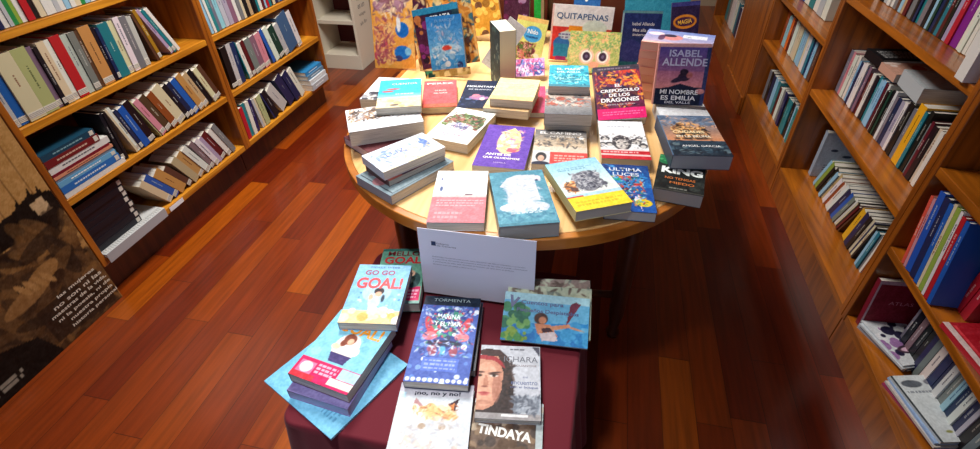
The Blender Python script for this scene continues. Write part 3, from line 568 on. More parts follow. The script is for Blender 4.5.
for rn, out in placed.items():
    x0, z0, _ = ROWS[rn]; U = rn[0]; side = 'L' if U in 'AB' else 'R'
    rs = np.random.RandomState(sum(map(ord, rn))*31)
    n = len(out); labs = []
    for i, (s, t, key, h, lean) in enumerate(out):
        c = PAL[key][0]
        l = PAL[out[i-1][2]][0] if i else None; r = PAL[out[i+1][2]][0] if i < n-1 else None
        if l and r and l != r: lab = '%s book between %s and %s ones, %s' % (c, l, r, WHERE[rn])
        elif l and r: lab = '%s book between two %s ones, %s' % (c, l, WHERE[rn])
        elif r: lab = '%s book standing at the near end, %s' % (c, WHERE[rn])
        else: lab = '%s book standing at the far end, %s' % (c, WHERE[rn])
        labs.append(lab)
    keyed = [frozenset(x.replace(' and ', ' ').split()) for x in labs]
    for i, (s, t, key, h, lean) in enumerate(out):
        if keyed.count(keyed[i]) > 1:
            k = i if i <= n//2 else n-1-i
            labs[i] = '%s book, %s from the %s end, %s' % (PAL[key][0], ORD[k], 'near' if i <= n//2 else 'far', WHERE[rn])
        dep = {'N2': .15, 'N3': .18}.get(rn, .13+.02*rs.rand() if side == 'L' else .17+.02*rs.rand())
        dx = 0 if rn in ('N2',) else (rs.rand()-.5)*.008
        if (rn, i) not in KEEP:
            far_book(key, side, x0+dx, z0+.0003, s, t, h+(rs.rand()-.5)*.006, lean, dep, rs); continue
        shelf_book(labs[i], key, side, x0+dx, z0+.0003, s, t, h+(rs.rand()-.5)*.006, lean, dep, rn in ('A2', 'A3', 'A4', 'B3'), 'books on the '+WHERE[rn], rs)

bm = bmesh.new(); mats = []
for k_, lst in FAR.items():
    mats.append(PAGES2 if k_ == 'pages' else mat('spine_%d_%d_%d' % PAL[k_][1], PAL[k_][1], .42))
    for M, bb in lst:
        vs = add_box(bm, *bb, mi=len(mats)-1)
        for v_ in vs: v_.co = M @ v_.co
tag(obj('distant_books', bm, mats), 'small distant and barely visible books on the far and highest shelves', 'books', kind='stuff')
# ------------------------------------------------------------------ books lying flat on the shelves
def lying(label, rgb, x_spine, side, ya, yb, z, t, depth, group, title=(230, 226, 216), name='book', ends=None, ang=0, cat='book'):
    """a book lying on its side with the spine to the room; length runs along y"""
    sg = 1 if side == 'L' else -1
    L_ = yb-ya
    M = Matrix.Translation((x_spine, (ya+yb)/2, z)) @ Matrix.Rotation(R(ang), 4, 'Z')
    o = thing(name, label, cat, M, group); c = .0012
    f = lambda xa, xb: (min(-sg*xa, -sg*xb), max(-sg*xa, -sg*xb))
    bm = bmesh.new()
    add_box(bm, *f(0, .0016), -L_/2, L_/2, 0, t); add_box(bm, *f(.0016, depth), -L_/2, L_/2, 0, c); add_box(bm, *f(.0016, depth), -L_/2, L_/2, t-c, t)
    obj('cover', bm, mat('cover_%d_%d_%d' % tuple(rgb), rgb, .4), o)
    bm = bmesh.new(); add_box(bm, *f(.0018, depth-.002), -L_/2+.002, L_/2-.002, c, t-c); obj('page_block', bm, PAGES, o)
    if title:
        bm = bmesh.new(); y = -L_*.3
        while y < L_*.22:
            l = .006+.008*random.random(); add_box(bm, *f(-.0004, 0), y, y+l, t*.4, t*.6); y += l+.003
        obj('spine_title', bm, mat('ink_%d_%d_%d' % tuple(title), title, .5), o)
    if ends:
        bm = bmesh.new(); add_box(bm, *f(-.0006, 0), L_/2-.024, L_/2-.006, t*.14, t*.86)
        obj('spine_label', bm, mat('sticker_white', (222, 218, 206), .6), o)
    return o
g = 'books lying in a pile on the third shelf of the near left bookcase'
z = .4905
for lab, c, t, L_, ti in [('white book lying lowest in the pile, third shelf of near left bookcase', (216, 214, 208), .020, .29, None),
        ('bright blue book lying just above the lowest white one, near left bookcase', (34, 104, 178), .028, .275, (210, 220, 230)),
        ('light blue book lying above the bright blue one, near left bookcase pile', (98, 160, 200), .020, .27, (240, 240, 240)),
        ('grey blue book lying under the salmon one in the left bookcase pile', (110, 130, 150), .012, .265, None),
        ('salmon coloured thin book lying in the left bookcase pile', (206, 140, 110), .012, .27, (90, 30, 30)),
        ('thin red and navy book lying beneath the thick white one, left bookcase', (120, 24, 40), .010, .26, None),
        ('thick white book with grey title lying in the left bookcase pile', (212, 210, 206), .026, .27, (90, 90, 100)),
        ('dark red book lying second from the top of left bookcase pile', (110, 26, 30), .028, .235, (200, 170, 150)),
        ('dark teal book lying on the very top of left bookcase pile', (20, 62, 84), .024, .23, (120, 160, 170))]:
    lying(lab, c, -1.932-(.003*random.random()), 'L', 1.168, 1.168+L_, z, t, .17, g, ti, ends=lab.startswith(('dark', 'bright', 'light')))
    z += t+.0004
z = .2155
for i, nm in enumerate(['lowest', 'second from bottom', 'third from bottom', 'fourth from bottom', 'fifth from bottom', 'sixth from bottom', 'seventh from bottom', 'topmost']):
    lying('black volume lying %s in the stack on the lowest left shelf' % nm, (14, 17, 28), -1.948-(i % 3)*.002, 'L', 1.166, 1.40+(i % 2)*.006, z, .027, .17, 'black volumes stacked on the lowest left shelf', None, ends=True)
    z += .0275
# ring bound notebook sticking out of the shelf
o = thing('ring_notebook', 'pale ring bound notebook sticking out from under the black volumes', 'notebook', Vector((-2.004, 1.333, .1955)))
bm = bmesh.new(); add_box(bm, -.1, .088, -.168, .165, .0, .018); obj('page_block', bm, PAGES, o)
bm = bmesh.new(); add_box(bm, -.1, .09, -.17, .167, .018, .0195); obj('cover', bm, mat('clear_grey_cover', (196, 198, 198), .25), o)
bm = bmesh.new(); add_box(bm, .0885, .0905, -.17, .167, -.026, .0195); obj('hanging_flap', bm, mat('silver_grey_card', (168, 168, 172), .35), o, .001)
bm = bmesh.new()
for i in range(26):
    y = -.158+i*.0125
    add_tube(bm, [(.074+.012*math.cos(k*math.pi/5), y, .0155+.0105*math.sin(k*math.pi/5)) for k in range(10)], .0012, 5, True)
obj('ring_binding', bm, mat('white_wire', (226, 226, 222), .3), o)

g = 'books lying flat at the far end of the lowest left shelf'
z = .1955
for lab, c, t, L_, xo in [('pale grey book lying lowest at far end of the bottom left shelf', (176, 178, 184), .04, .22, .03), ('white book lying over the pale grey one, far bottom left shelf', (206, 210, 214), .03, .22, .022),
        ('grey blue book lying beneath the bright blue one, far bottom left shelf', (92, 124, 150), .028, .22, .01), ('bright blue book lying topmost at far end of bottom left shelf', (44, 124, 178), .026, .22, 0)]:
    lying(lab, c, -1.94+xo, 'L', 2.915, 2.915+L_, z, t, .2, g, (230, 235, 240)); z += t+.0005

# right side: books lying across the top of the row, middle bookcase
def sheet_book(label, rgb, x, y, z, w, l, t, ang, name='book', art=None, cat='book', group=None, texts=(), tiltx=0, tilty=0, **k):
    M = Matrix.Translation((x, y, z)) @ Matrix.Rotation(R(ang), 4, 'Z') @ Matrix.Rotation(R(tilty), 4, 'Y') @ Matrix.Rotation(R(tiltx), 4, 'X')
    cv = Canvas(w, l, rgb)
    if art: art(cv)
    return make_book(name, label, M, w, l, t, cv, texts, edge=rgb, cat=cat, group=group, **k)
sheet_book('black book lying on top of the row near the dark divider, centre right shelf', (18, 18, 22), 1.165, 2.27, .7995, .2, .14, .035, 4,
    art=lambda c: c.lines(.1, .2, .9, .8, 5, (200, 200, 200)))
sheet_book('pale book lying under the black one on the centre right shelf row', (196, 150, 130), 1.165, 2.125, .7995, .2, .13, .03, 2, art=lambda c: c.spots(10, [(180, 90, 80), (220, 200, 190)], .1))
sheet_book('thick pale grey book lying across the row, centre shelf of middle right bookcase', (176, 182, 186), 1.19, 1.95, .7995, .235, .18, .055, -3,
    art=lambda c: c.rect(.08, .1, .45, .9, (196, 200, 204)).ell(.62, .55, .1, .22, (70, 76, 84)).lines(.5, .1, .9, .3, 3, (60, 60, 70)))
# big pale book at the far end of the bottom shelf, cover turned to the room
def art_pale(c): c.rect(.06, .05, .94, .95, (188, 196, 206)); c.ell(.3, .62, .08, .03, (60, 70, 90)); c.ell(.62, .5, .1, .03, (60, 70, 90)); c.lines(.2, .15, .8, .3, 3, (90, 96, 110))
M = Matrix(((1, 0, 0, 1.195), (0, 0, -1, 2.45), (0, 1, 0, .165+.1225), (0, 0, 0, 1))) @ Matrix.Rotation(R(0), 4, 'Y')
cv = Canvas(.2, .24, (182, 190, 200)); art_pale(cv)
make_book('book', 'large pale blue grey book facing forward, bottom shelf of middle right bookcase', M, .2, .24, .03, cv, (), edge=(150, 160, 176))
# grey blue cover facing forward in the bookcase beside the pilaster
cv = Canvas(.19, .236, (70, 96, 122)); cv.lines(.12, .55, .88, .85, 4, (30, 44, 60)); cv.lines(.12, .2, .88, .45, 3, (150, 170, 190)); cv.rect(0, 0, 1, .06, (210, 206, 198))
M = Matrix(((1, 0, 0, 1.15), (0, 0, -1, 3.30), (0, 1, 0, .5205+.1185), (0, 0, 0, 1)))
make_book('book', 'grey blue cover facing forward on shelf beside the wooden pilaster', M, .19, .236, .02, cv, (), edge=(196, 194, 190))

# tall white book pushed forward at the near end of the top right shelf
shelf_book('large white book pushed forward beside divider, top right shelf', 'wh', 'R', .955, 1.0023, 1.53, .042, .27, 0, .24, False, None, np.random.RandomState(3))
# two short red books standing in front on the centre shelf
for i, (k_, t_) in enumerate((('rd', .03), ('rd', .034))):
    shelf_book(('red book standing short before the tall comics, nearer one' if i == 0 else 'red book standing short before the tall comics, farther one')+', nearest right bookcase', k_, 'R', 1.04, .4925, 1.146+i*.03, t_-.004, .13, 0, .15, False, None, np.random.RandomState(5+i))
# ------------------------------------------------------------------ poster board on the left
def art_poster(c):
    y0, y1, zt = .30, 1.13, 1.05
    P = lambda y, z: ((y-y0)/(y1-y0), z/zt)
    c.a[:] = (176, 132, 76)
    for k in range(14): c.rect(k/14, 0, k/14+.006, 1, (120, 84, 44), .8)
    c.grain(10)
    br, dk, md, hi = (74, 48, 26), (20, 14, 10), (112, 76, 40), (160, 116, 66)
    c.poly([P(.3, .62), P(.5, .66), P(.7, .52), P(.86, .46), P(1.05, .44), P(1.12, .36), P(1.10, .27), P(1.13, .2), P(1.13, 0), P(.3, 0)], br)
    c.poly([P(.3, .78), P(.55, .74), P(.9, .55), P(.98, .56), P(1.06, .585), P(1.13, .56), P(1.15, .5), P(1.12, .45), P(1.05, .41), P(.95, .46), P(.8, .47), P(.3, .6)], dk)
    for (a, b) in (((1.0, .55), (1.02, .60)), ((1.05, .56), (1.07, .615)), ((1.09, .56), (1.095, .60))):
        c.poly([P(a[0]-.012, a[1]), P(b[0], b[1]), P(a[0]+.018, a[1])], dk)
    c.poly([P(1.04, .55), P(1.09, .56), P(1.1, .5), P(1.05, .5)], (190, 160, 120))
    rg = c.rng
    for i in range(46):     # folds of brown cloth
        y = .4+.68*rg.rand(); z = .04+.36*rg.rand()
        u, v = P(y, z); c.ell(u, v, .03+.07*rg.rand(), .006+.012*rg.rand(), [md, hi, dk, (92, 60, 34), (134, 96, 54)][int(rg.rand()*5)], -35+60*rg.rand(), .75)
    c.scrib(420, [(60, 40, 24), (120, 84, 46), (36, 24, 16), (150, 108, 60), (90, 62, 36)], .05, 0, .02, 1, .44, .6)
    c.ell(*P(.93, .30), .1, .035, hi, 20, .9); c.ell(*P(.86, .27), .12, .03, (150, 108, 62), 10, .9); c.ell(*P(.97, .26), .05, .02, (60, 38, 22), 30)
    for k in range(4): c.ell(*P(.86+.03*k, .305-.006*k), .012, .035, (172, 128, 76), 25)
    c.poly([P(.3, .2), P(.62, .2), P(.8, .12), P(.84, 0), P(.3, 0)], dk)
    c.poly([P(.84, .2), P(1.1, .19), P(1.11, .01), P(.84, .04)], (44, 28, 18), .75)
    c.poly([P(.3, .26), P(.62, .24), P(.66, .14), P(.5, .07), P(.3, .08)], (150, 110, 62), .8)
    c.lines(*P(.56, .03), *P(.70, .07), 2, (190, 180, 160))
w_, h_ = .83, 1.05
cv = Canvas(w_, h_, (176, 132, 76), .005); art_poster(cv)
M = Matrix(((0, 0, 1, -1.924), (1, 0, 0, .30+w_/2), (0, 1, 0, h_/2+.001), (0, 0, 0, 1)))
o = thing('poster_board', 'tall brown poster of people in draped cloth with white text beside bookcase', 'poster', M)
bm = bmesh.new(); add_box(bm, -w_/2, w_/2, -h_/2, h_/2, -.012, .0); add_box(bm, -w_/2+.1, w_/2-.1, -h_/2, -h_/2+.02, -.1, -.012)
obj('board', bm, mat('poster_backing', (150, 116, 74), .7), o)
c = bpy.data.objects.new('printed_picture', cv.mesh()); COL.objects.link(c); c.parent = o; c.location = (0, 0, .0004)
tx = [('las mujeres', .86, .185, .2, .018, .02, 0), ('no son ni las', .85, .158, .26, .018, .02, 0), ('maestras de la vida,', .84, .131, .30, .018, .02, 0), ('ni la poesia, ni de', .85, .104, .29, .018, .02, 0),
      ('nuestra propia', .87, .077, .24, .018, .02, 0), ('historia personal', .87, .05, .26, .018, .02, 0)]
q = obj('printed_text', text_mesh(tx, w_, h_), mat('ink_220_212_196', (220, 212, 196), .5), o); q.location = (0, 0, .001)

# ------------------------------------------------------------------ the round display table
CX, CY, RAD = -.235, 1.54, .607
o = thing('display_table', 'large round wooden display table covered with books', 'table', Vector((CX, CY, 0)))
def outline(r, yb, n=56):
    return [(r*math.cos(a), r*math.sin(a)) for a in [math.pi+math.pi*i/n for i in range(n+1)]]+[(r, yb), (-r, yb)]
bm = bmesh.new(); add_prism(bm, outline(RAD-.022, 1.07), .735, .7598); obj('tabletop', bm, TB, o, .002)
bm = bmesh.new()
po, pi_ = outline(RAD, 1.09), outline(RAD-.0222, 1.0702)
n = len(po); rings = [[bm.verts.new((x, y, z)) for x, y in p] for p, z in ((pi_, .7595), (po, .7585), (po, .722), (pi_, .722))]
for A, B in zip(rings, rings[1:]+rings[:1]):
    for j in range(n): bm.faces.new((A[j], A[(j+1) % n], B[(j+1) % n], B[j]))
obj('edge_band', bm, TB_E, o, .003)
bm = bmesh.new(); pa = outline(RAD-.10, .98); pb = outline(RAD-.122, .958)
rings = [[bm.verts.new((x, y, z)) for x, y in p] for p, z in ((pa, .734), (pa, .655), (pb, .655), (pb, .734))]
for A, B in zip(rings, rings[1:]+rings[:1]):
    for j in range(len(pa)): bm.faces.new((A[j], A[(j+1) % len(pa)], B[(j+1) % len(pa)], B[j]))
obj('apron', bm, DKW, o)
for x, y in ((.40, -.2), (-.36, -.29), (.44, .85), (-.44, .85)):
    bm = bmesh.new(); add_lathe(bm, [(.022, 0), (.026, .02), (.018, .05), (.028, .12), (.033, .3), (.036, .52), (.024, .56), (.04, .58), (.04, .735)], 24, (x, y)); obj('leg', bm, DKW, o, 0, True)
bm = bmesh.new(); add_tube(bm, [(.40, -.2, .22), (-.36, -.29, .22)], .014, 10); obj('stretcher', bm, DKW, o, 0, True)
# seams between the boards of the top
# ------------------------------------------------------------------ low table under a maroon cloth
LX0, LX1, LY0, LY1, LZ = -.60, .03, .475, 1.06, .549
o = thing('low_table', 'low square table hidden under the maroon cloth', 'table', Vector(((LX0+LX1)/2, (LY0+LY1)/2, 0)))
wx, wy = (LX1-LX0)/2-.012, (LY1-LY0)/2-.012
bm = bmesh.new(); add_box(bm, -wx, wx, -wy, wy, .515, .5455); obj('tabletop', bm, DKW, o, .003)
for sx in (-1, 1):
    for sy in (-1, 1):
        bm = bmesh.new(); add_box(bm, sx*(wx-.03)-.02, sx*(wx-.03)+.02, sy*(wy-.03)-.02, sy*(wy-.03)+.02, 0, .515); obj('leg', bm, DKW, o, .003)
bm = bmesh.new()
def rr(x0, x1, y0, y1, r, n=8):
    pts = []
    for cx, cy, a0 in ((x1-r, y0+r, -90), (x1-r, y1-r, 0), (x0+r, y1-r, 90), (x0+r, y0+r, 180)):
        for i in range(n+1): a = R(a0+90*i/n); pts.append((cx+r*math.cos(a), cy+r*math.sin(a)))
    return pts
base = rr(LX0, LX1, LY0, LY1, .035)
# resample the outline evenly so folds can run down the drop
def resample(p, n):
    d = [0]
    for i in range(len(p)): d.append(d[-1]+math.dist(p[i], p[(i+1) % len(p)]))
    out = []
    for k in range(n):
        s = d[-1]*k/n; i = max(j for j in range(len(p)) if d[j] <= s); f = (s-d[i])/max(d[i+1]-d[i], 1e-9)
        a, b = p[i], p[(i+1) % len(p)]; out.append((a[0]+(b[0]-a[0])*f, a[1]+(b[1]-a[1])*f))
    return out
N_ = 220; bp = resample(base, N_); mx, my = (LX0+LX1)/2, (LY0+LY1)/2
rings = []
for k, (z, fl) in enumerate([(LZ, -.006), (LZ-.001, -.001), (LZ-.006, .003), (LZ-.02, .005), (.46, .012), (.36, .022), (.24, .032), (.12, .042), (.02, .05)]):
    ring = []
    for i, (x, y) in enumerate(bp):
        dx, dy = x-mx, y-my; l = math.hypot(dx, dy); f = max(0, k-2)/6
        a = 2*math.pi*i/N_
        amp = fl+f*(.012*math.sin(a*19+math.sin(a*3)*1.5)+.008*math.sin(a*31+1))
        ring.append(bm.verts.new((x+dx/l*amp, y+dy/l*amp, z)))
    rings.append(ring)
for A, B in zip(rings, rings[1:]):
    for j in range(N_): bm.faces.new((A[j], A[(j+1) % N_], B[(j+1) % N_], B[j]))
bm.faces.new(rings[0])
CL = mat('maroon_cloth', (98, 3, 26), .85); CL.node_tree.nodes['Principled BSDF'].inputs['Sheen Weight'].default_value = .05
c = obj('tablecloth', bm, CL, None, 0, True); tag(c, 'maroon cloth draped over the low table in front', 'tablecloth')

# ------------------------------------------------------------------ books on the low table
D = (40, 44, 60); W = (240, 240, 238)
g_low = 'books on the low maroon table'
def a_folder(c): c.a[:] = (112, 182, 214); c.rect(.04, .04, .96, .96, (122, 192, 222), .6); c.lines(.12, .1, .42, .3, 5, (70, 130, 170), .6)
flat_book('folder', 'flat light blue picture book lying askew under the orange titled one', .006, a_folder, edge=(104, 172, 206), group=None)
def a_goal(c):
    c.a[:] = (128, 196, 220); c.spots(14, [(150, 214, 230), (110, 180, 210)], .06)
    c.ell(.52, .52, .2, .2, (236, 226, 220)); c.ell(.5, .64, .1, .08, (122, 56, 36)); c.ell(.44, .57, .05, .05, (122, 56, 36)); c.ell(.53, .61, .05, .045, (230, 180, 150))
    c.poly([(.34, .42), (.7, .42), (.66, .3), (.4, .3)], (64, 52, 108)); c.ell(.36, .5, .07, .04, (236, 200, 170)); c.ell(.7, .5, .06, .06, (240, 240, 236))
    c.rect(0, 0, 1, .27, (204, 24, 92)); c.rect(.04, .04, .3, .22, (226, 120, 160)); c.ell(.17, .15, .1, .07, (240, 220, 226)); c.rect(.62, .03, 1, .12, (238, 226, 214)); c.rect(.7, .13, 1, .26, (170, 200, 226)); c.rect(0, 0, .4, .07, (214, 44, 60)); c.lines(.34, .1, .66, .24, 3, (250, 220, 230))
x, y, z, a, w, h = FLAT['goal_orange']
make_book('book', 'lower copy of a pink banded sports story, beneath the orange titled one', Matrix.Translation((x-.004, y-.018, .5565)) @ Matrix.Rotation(R(a+3), 4, 'Z'), w, h, .0285, Canvas(w, h, (120, 110, 160)), (), edge=(120, 104, 160), pages=(190, 176, 206))
flat_book('goal_orange', 'book with large orange title, seated girl and pink band, on blue folder', .030, a_goal, [('GOAL!', (238, 152, 34), .56, .80, .74, .034, .03)], edge=(74, 40, 74))
def a_gogo(c):
    c.a[:] = (134, 190, 226); c.rect(0, 0, 1, .2, (236, 210, 150)); c.spots(16, [(240, 226, 190), (226, 180, 100), (244, 236, 220)], .07, 0, 0, 1, .2)
    c.spots(16, [(60, 130, 200), (190, 220, 240)], .018, .05, .22, .95, .5); c.ell(.5, .5, .26, .16, (170, 210, 230)); c.ell(.54, .52, .09, .06, (46, 34, 40)); c.ell(.54, .47, .06, .045, (226, 170, 140)); c.ell(.5, .34, .11, .1, (190, 220, 220)); c.ell(.42, .42, .04, .05, (236, 180, 150)); c.ell(.64, .4, .03, .06, (40, 60, 80)); c.ell(.5, .25, .07, .05, (240, 240, 240))
flat_book('gogo', 'book with red GO GO GOAL title on pale blue, topmost of the left stack', .0255, a_gogo, [('HOLLY WEBB', (46, 60, 130), .52, .95, .55, .006), ('GO GO', (150, 34, 80), .45, .85, .56, .018, .03), ('GOAL!', (222, 44, 56), .5, .66, .84, .04, .035)], edge=(70, 110, 160))
def a_mello(c):
    c.a[:] = (108, 168, 146); c.rect(.02, .05, .98, .28, (204, 40, 96)); c.ell(.8, .4, .15, .14, (60, 90, 90)); c.ell(.72, .52, .1, .06, (220, 180, 150)); c.lines(.5, .08, .95, .24, 3, (244, 220, 230)); c.rect(0, 0, 1, .05, (130, 170, 160)); c.rect(0, .95, 1, 1, (60, 120, 110))
flat_book('mello', 'green sports story behind the topmost blue one, partly under white notice', .032, a_mello, [('MELLO', (120, 30, 40), .5, .9, .72, .02, .02), ('GOAL', (206, 40, 50), .5, .77, .82, .03, .03)], edge=(70, 110, 100), h=.22, dy=.01, w=.13)
def a_floral(c):
    c.a[:] = (66, 92, 172); c.rect(0, .88, 1, 1, (22, 36, 54))
    c.spots(70, [(206, 222, 244), (120, 156, 222), (236, 240, 250), (92, 130, 206)], .035, 0, 0, 1, .87)
    c.ell(.5, .6, .36, .24, (40, 60, 138)); c.spots(60, [(60, 150, 120), (226, 232, 240), (36, 60, 90), (190, 60, 80), (120, 190, 170)], .035, .25, .48, .76, .8)
    c.ell(.2, .62, .07, .12, (196, 60, 76), 20); c.ell(.82, .64, .07, .12, (200, 60, 76), -20); c.ell(.24, .5, .12, .05, (226, 120, 130)); c.ell(.78, .5, .12, .05, (226, 120, 130))
    c.ell(.5, .42, .3, .035, (24, 26, 60)); c.ell(.34, .34, .07, .06, (150, 70, 90)); c.ell(.68, .34, .07, .06, (150, 70, 90)); c.ell(.5, .34, .05, .06, (90, 170, 210))
    c.rect(.22, .12, .8, .26, (86, 116, 206)); c.lines(.26, .13, .76, .25, 3, (190, 200, 250), .6)
    c.scrib(260, [(190, 210, 240), (30, 46, 110), (120, 150, 220), (230, 236, 250), (70, 150, 130), (200, 80, 100)], .018, .05, .28, .95, .87)
    for k in range(11): c.ell(.05+.09*k, .03, .035, .02, (230, 238, 250))
flat_book('floral', 'navy book covered in small white flowers with dark top strip', .0245, a_floral, [('TORMENTA', (170, 190, 190), .5, .95, .66, .010), ('MARINA', (220, 236, 236), .5, .74, .4, .016, .02), ('Y EL MAR', (220, 236, 236), .5, .65, .46, .013, .02)], edge=(36, 46, 80), dy=.0)
x, y, z, a, w, h = FLAT['floral']
make_book('book', 'navy book hidden beneath the floral one, only its dark edge showing', Matrix.Translation((x+.004, .768, .5497)) @ Matrix.Rotation(R(a+1), 4, 'Z'), w-.004, .215, .0245, None, (), edge=(26, 34, 56))
def a_cat(c):
    c.a[:] = (206, 212, 218); c.fade(.86, 1, (214, 214, 220), (150, 146, 160)); c.rect(0, .84, .1, .9, (190, 220, 236))
    c.ell(.5, .70, .3, .07, (226, 176, 120), 0, .8); c.poly([(.2, .74), (.24, .84), (.36, .76)], (176, 130, 130)); c.poly([(.62, .76), (.82, .85), (.78, .72)], (64, 34, 44)); c.poly([(.66, .75), (.76, .8), (.76, .73)], (214, 130, 70))
    c.spots(30, [(236, 190, 130), (240, 214, 176), (250, 240, 226)], .05, .22, .64, .8, .76); c.spots(50, [(200, 204, 210), (240, 240, 242), (214, 200, 190)], .05, .15, .2, .85, .64)
    c.ell(.38, .56, .05, .03, (170, 150, 130)); c.ell(.64, .56, .05, .03, (170, 150, 130)); c.scrib(200, [(196, 190, 184), (214, 206, 200), (176, 172, 176), (236, 236, 238)], .02, .12, .1, .88, .66, .6).scrib(60, [(226, 150, 90), (150, 90, 60), (240, 200, 150)], .016, .22, .64, .82, .78)
flat_book('cat', 'white book with a drawn cat face, in front of the floral one', .0215, a_cat, [('¡no, no y no!', (20, 26, 50), .52, .89, .62, .013, .03)], h=.235, dy=-.042, edge=(206, 214, 220))
def a_chara(c):
    c.a[:] = (184, 188, 196); c.poly([(0, 0), (0, .84), (.12, .9), (.36, .88), (.5, .74), (.56, .5), (.6, .1), (.54, 0)], (44, 32, 32))
    c.poly([(0, .84), (.3, .84), (.4, .6), (.38, .36), (.26, .16), (.1, .1), (0, .1)], (190, 134, 110)); c.ell(.12, .45, .2, .3, (214, 160, 134)); c.ell(.3, .4, .07, .2, (160, 104, 86), 0, .7)
    c.poly([(0, .86), (.3, .86), (.46, .72), (.5, .8), (.34, .93), (.1, .95), (0, .92)], (52, 28, 28)); c.poly([(0, .79), (.24, .77), (.42, .66), (.44, .71), (.26, .83), (0, .85)], (150, 36, 46))
    c.ell(.26, .595, .1, .014, (60, 34, 28), 8); c.ell(.25, .555, .065, .018, (240, 226, 216)); c.ell(.25, .555, .03, .02, (50, 32, 26)); c.ell(.25, .57, .07, .008, (40, 24, 22)); c.ell(.02, .6, .07, .014, (60, 34, 28)); c.ell(.02, .555, .04, .018, (50, 32, 26))
    c.poly([(.1, .56), (.14, .56), (.18, .42), (.08, .4)], (186, 128, 104)); c.ell(.11, .405, .05, .012, (130, 74, 62)); c.ell(.11, .32, .09, .016, (168, 70, 72)); c.ell(.11, .297, .06, .012, (190, 96, 92)); c.ell(.12, .2, .12, .03, (176, 120, 98), 0, .7)
    c.scrib(120, [(30, 20, 22), (70, 48, 42), (50, 36, 36)], .03, .42, .08, .56, .74, .7); c.rect(0, 0, 1, .07, (150, 146, 146)); c.scrib(140, [(110, 118, 130), (80, 86, 98), (160, 168, 178)], .03, .58, .08, 1, .3); c.rect(.4, .03, .8, .06, (226, 226, 226)); c.poly([(.86, 1), (1, 1), (1, .84)], (70, 70, 84)); c.lines(.5, .93, .8, .96, 1, (60, 60, 70))
flat_book('chara', 'book with half a face wearing a red headband, beside the floral one', .0155, a_chara, [('ICHARA', (78, 82, 96), .68, .8, .56, .016), ('LA GUANCHE', (110, 90, 90), .72, .71, .44, .005), ('mi', (56, 76, 130), .76, .55, .08, .006), ('encuentro', (56, 76, 130), .74, .47, .42, .009), ('con el bosque', (56, 76, 130), .74, .41, .44, .008)], edge=(150, 152, 160))
def a_tind(c):
    c.a[:] = (104, 84, 70); c.spots(80, [(140, 116, 92), (70, 58, 52), (168, 150, 128), (88, 66, 50)], .07); c.rect(.9, .4, 1, 1, (176, 186, 186)); c.spots(20, [(190, 176, 160), (120, 100, 90)], .05, 0, .76, 1, 1); c.rect(.0, .95, .05, 1, (190, 190, 190))
flat_book('tindaya', 'brown book titled in white block letters, lying under the red headband one', .0115, a_tind, [('TINDAYA', (238, 236, 228), .47, .64, .76, .022, .04, -6), ('CUENTOS DE', (190, 176, 150), .55, .8, .5, .009)], h=.21, dy=-.05, edge=(160, 150, 136))
# picture books on the right of the low table
def a_cuentos(c):
    c.a[:] = (96, 170, 206); c.rect(0, .84, 1, 1, (160, 204, 214)); c.rect(0, 0, 1, .28, (36, 124, 184)); c.poly([(0, .26), (1, .4), (1, .48), (0, .34)], (30, 128, 190)); c.spots(30, [(60, 150, 200), (30, 110, 176)], .05, 0, 0, 1, .4)
    c.spots(40, [(60, 128, 84), (36, 100, 76), (110, 160, 90)], .045, 0, .3, .3, .72); c.spots(16, [(120, 150, 60), (70, 130, 70)], .04, 0, .02, .3, .2)
    c.ell(.45, .5, .08, .12, (66, 34, 26)); c.ell(.47, .47, .045, .075, (196, 130, 96)); c.poly([(.38, .4), (.56, .4), (.66, .16), (.5, .12), (.42, .2)], (198, 128, 92)); c.poly([(.44, .2), (.62, .26), (.66, .08), (.48, .06)], (206, 190, 190))
    c.poly([(.5, .34), (.78, .44), (.8, .38), (.54, .26)], (200, 134, 98)); c.ell(.84, .36, .1, .02, (200, 134, 98), -12); c.poly([(.74, .4), (.78, .5), (.9, .86), (.84, .9), (.78, .84), (.76, .6)], (104, 30, 56)); c.poly([(.46, .3), (.56, .34), (.6, .26), (.48, .22)], (60, 26, 34))
g = 'picture books fanned out on the low table'
x, y, z, lean, r, w, h = STAND['cuentos']; th = R(lean); v = Vector((0, math.sin(th), math.cos(th))); nn = Vector((0, -math.cos(th), math.sin(th)))
top_book = stand_book('cuentos', 'blue picture book of a child with a paddle, topmost of fanned stack', .014, a_cuentos, [('V', (30, 50, 110), .11, .80, .13, .03, .05, -14), ('Cuentos para', (34, 54, 116), .45, .80, .5, .013, .02), ('Pequeños Despistados', (34, 54, 116), .52, .64, .72, .012, .02)], floor=.5512, edge=(190, 200, 196), name='picture_book')
for i, (lab, c_, dx, dv, da) in enumerate([('lowest picture book in the fanned stack on the right of low table', (150, 130, 120), .0, .048, 3), ('middle picture book in the fanned stack on the right of low table', (176, 186, 160), .004, .024, 1.5)]):
    cv = Canvas(w, h, c_); cv.scrib(60, [(110, 120, 110), (190, 196, 170), (90, 70, 60)], .03, 0, .6, 1, 1)
    M = top_book.matrix_basis.copy(); M.translation += -nn*(.014*(2-i)+.0006)+v*dv+Vector((dx, 0, 0))
    make_book('picture_book', lab, M @ Matrix.Rotation(R(da), 4, 'Z'), w, h, .0132, cv, (), edge=c_)

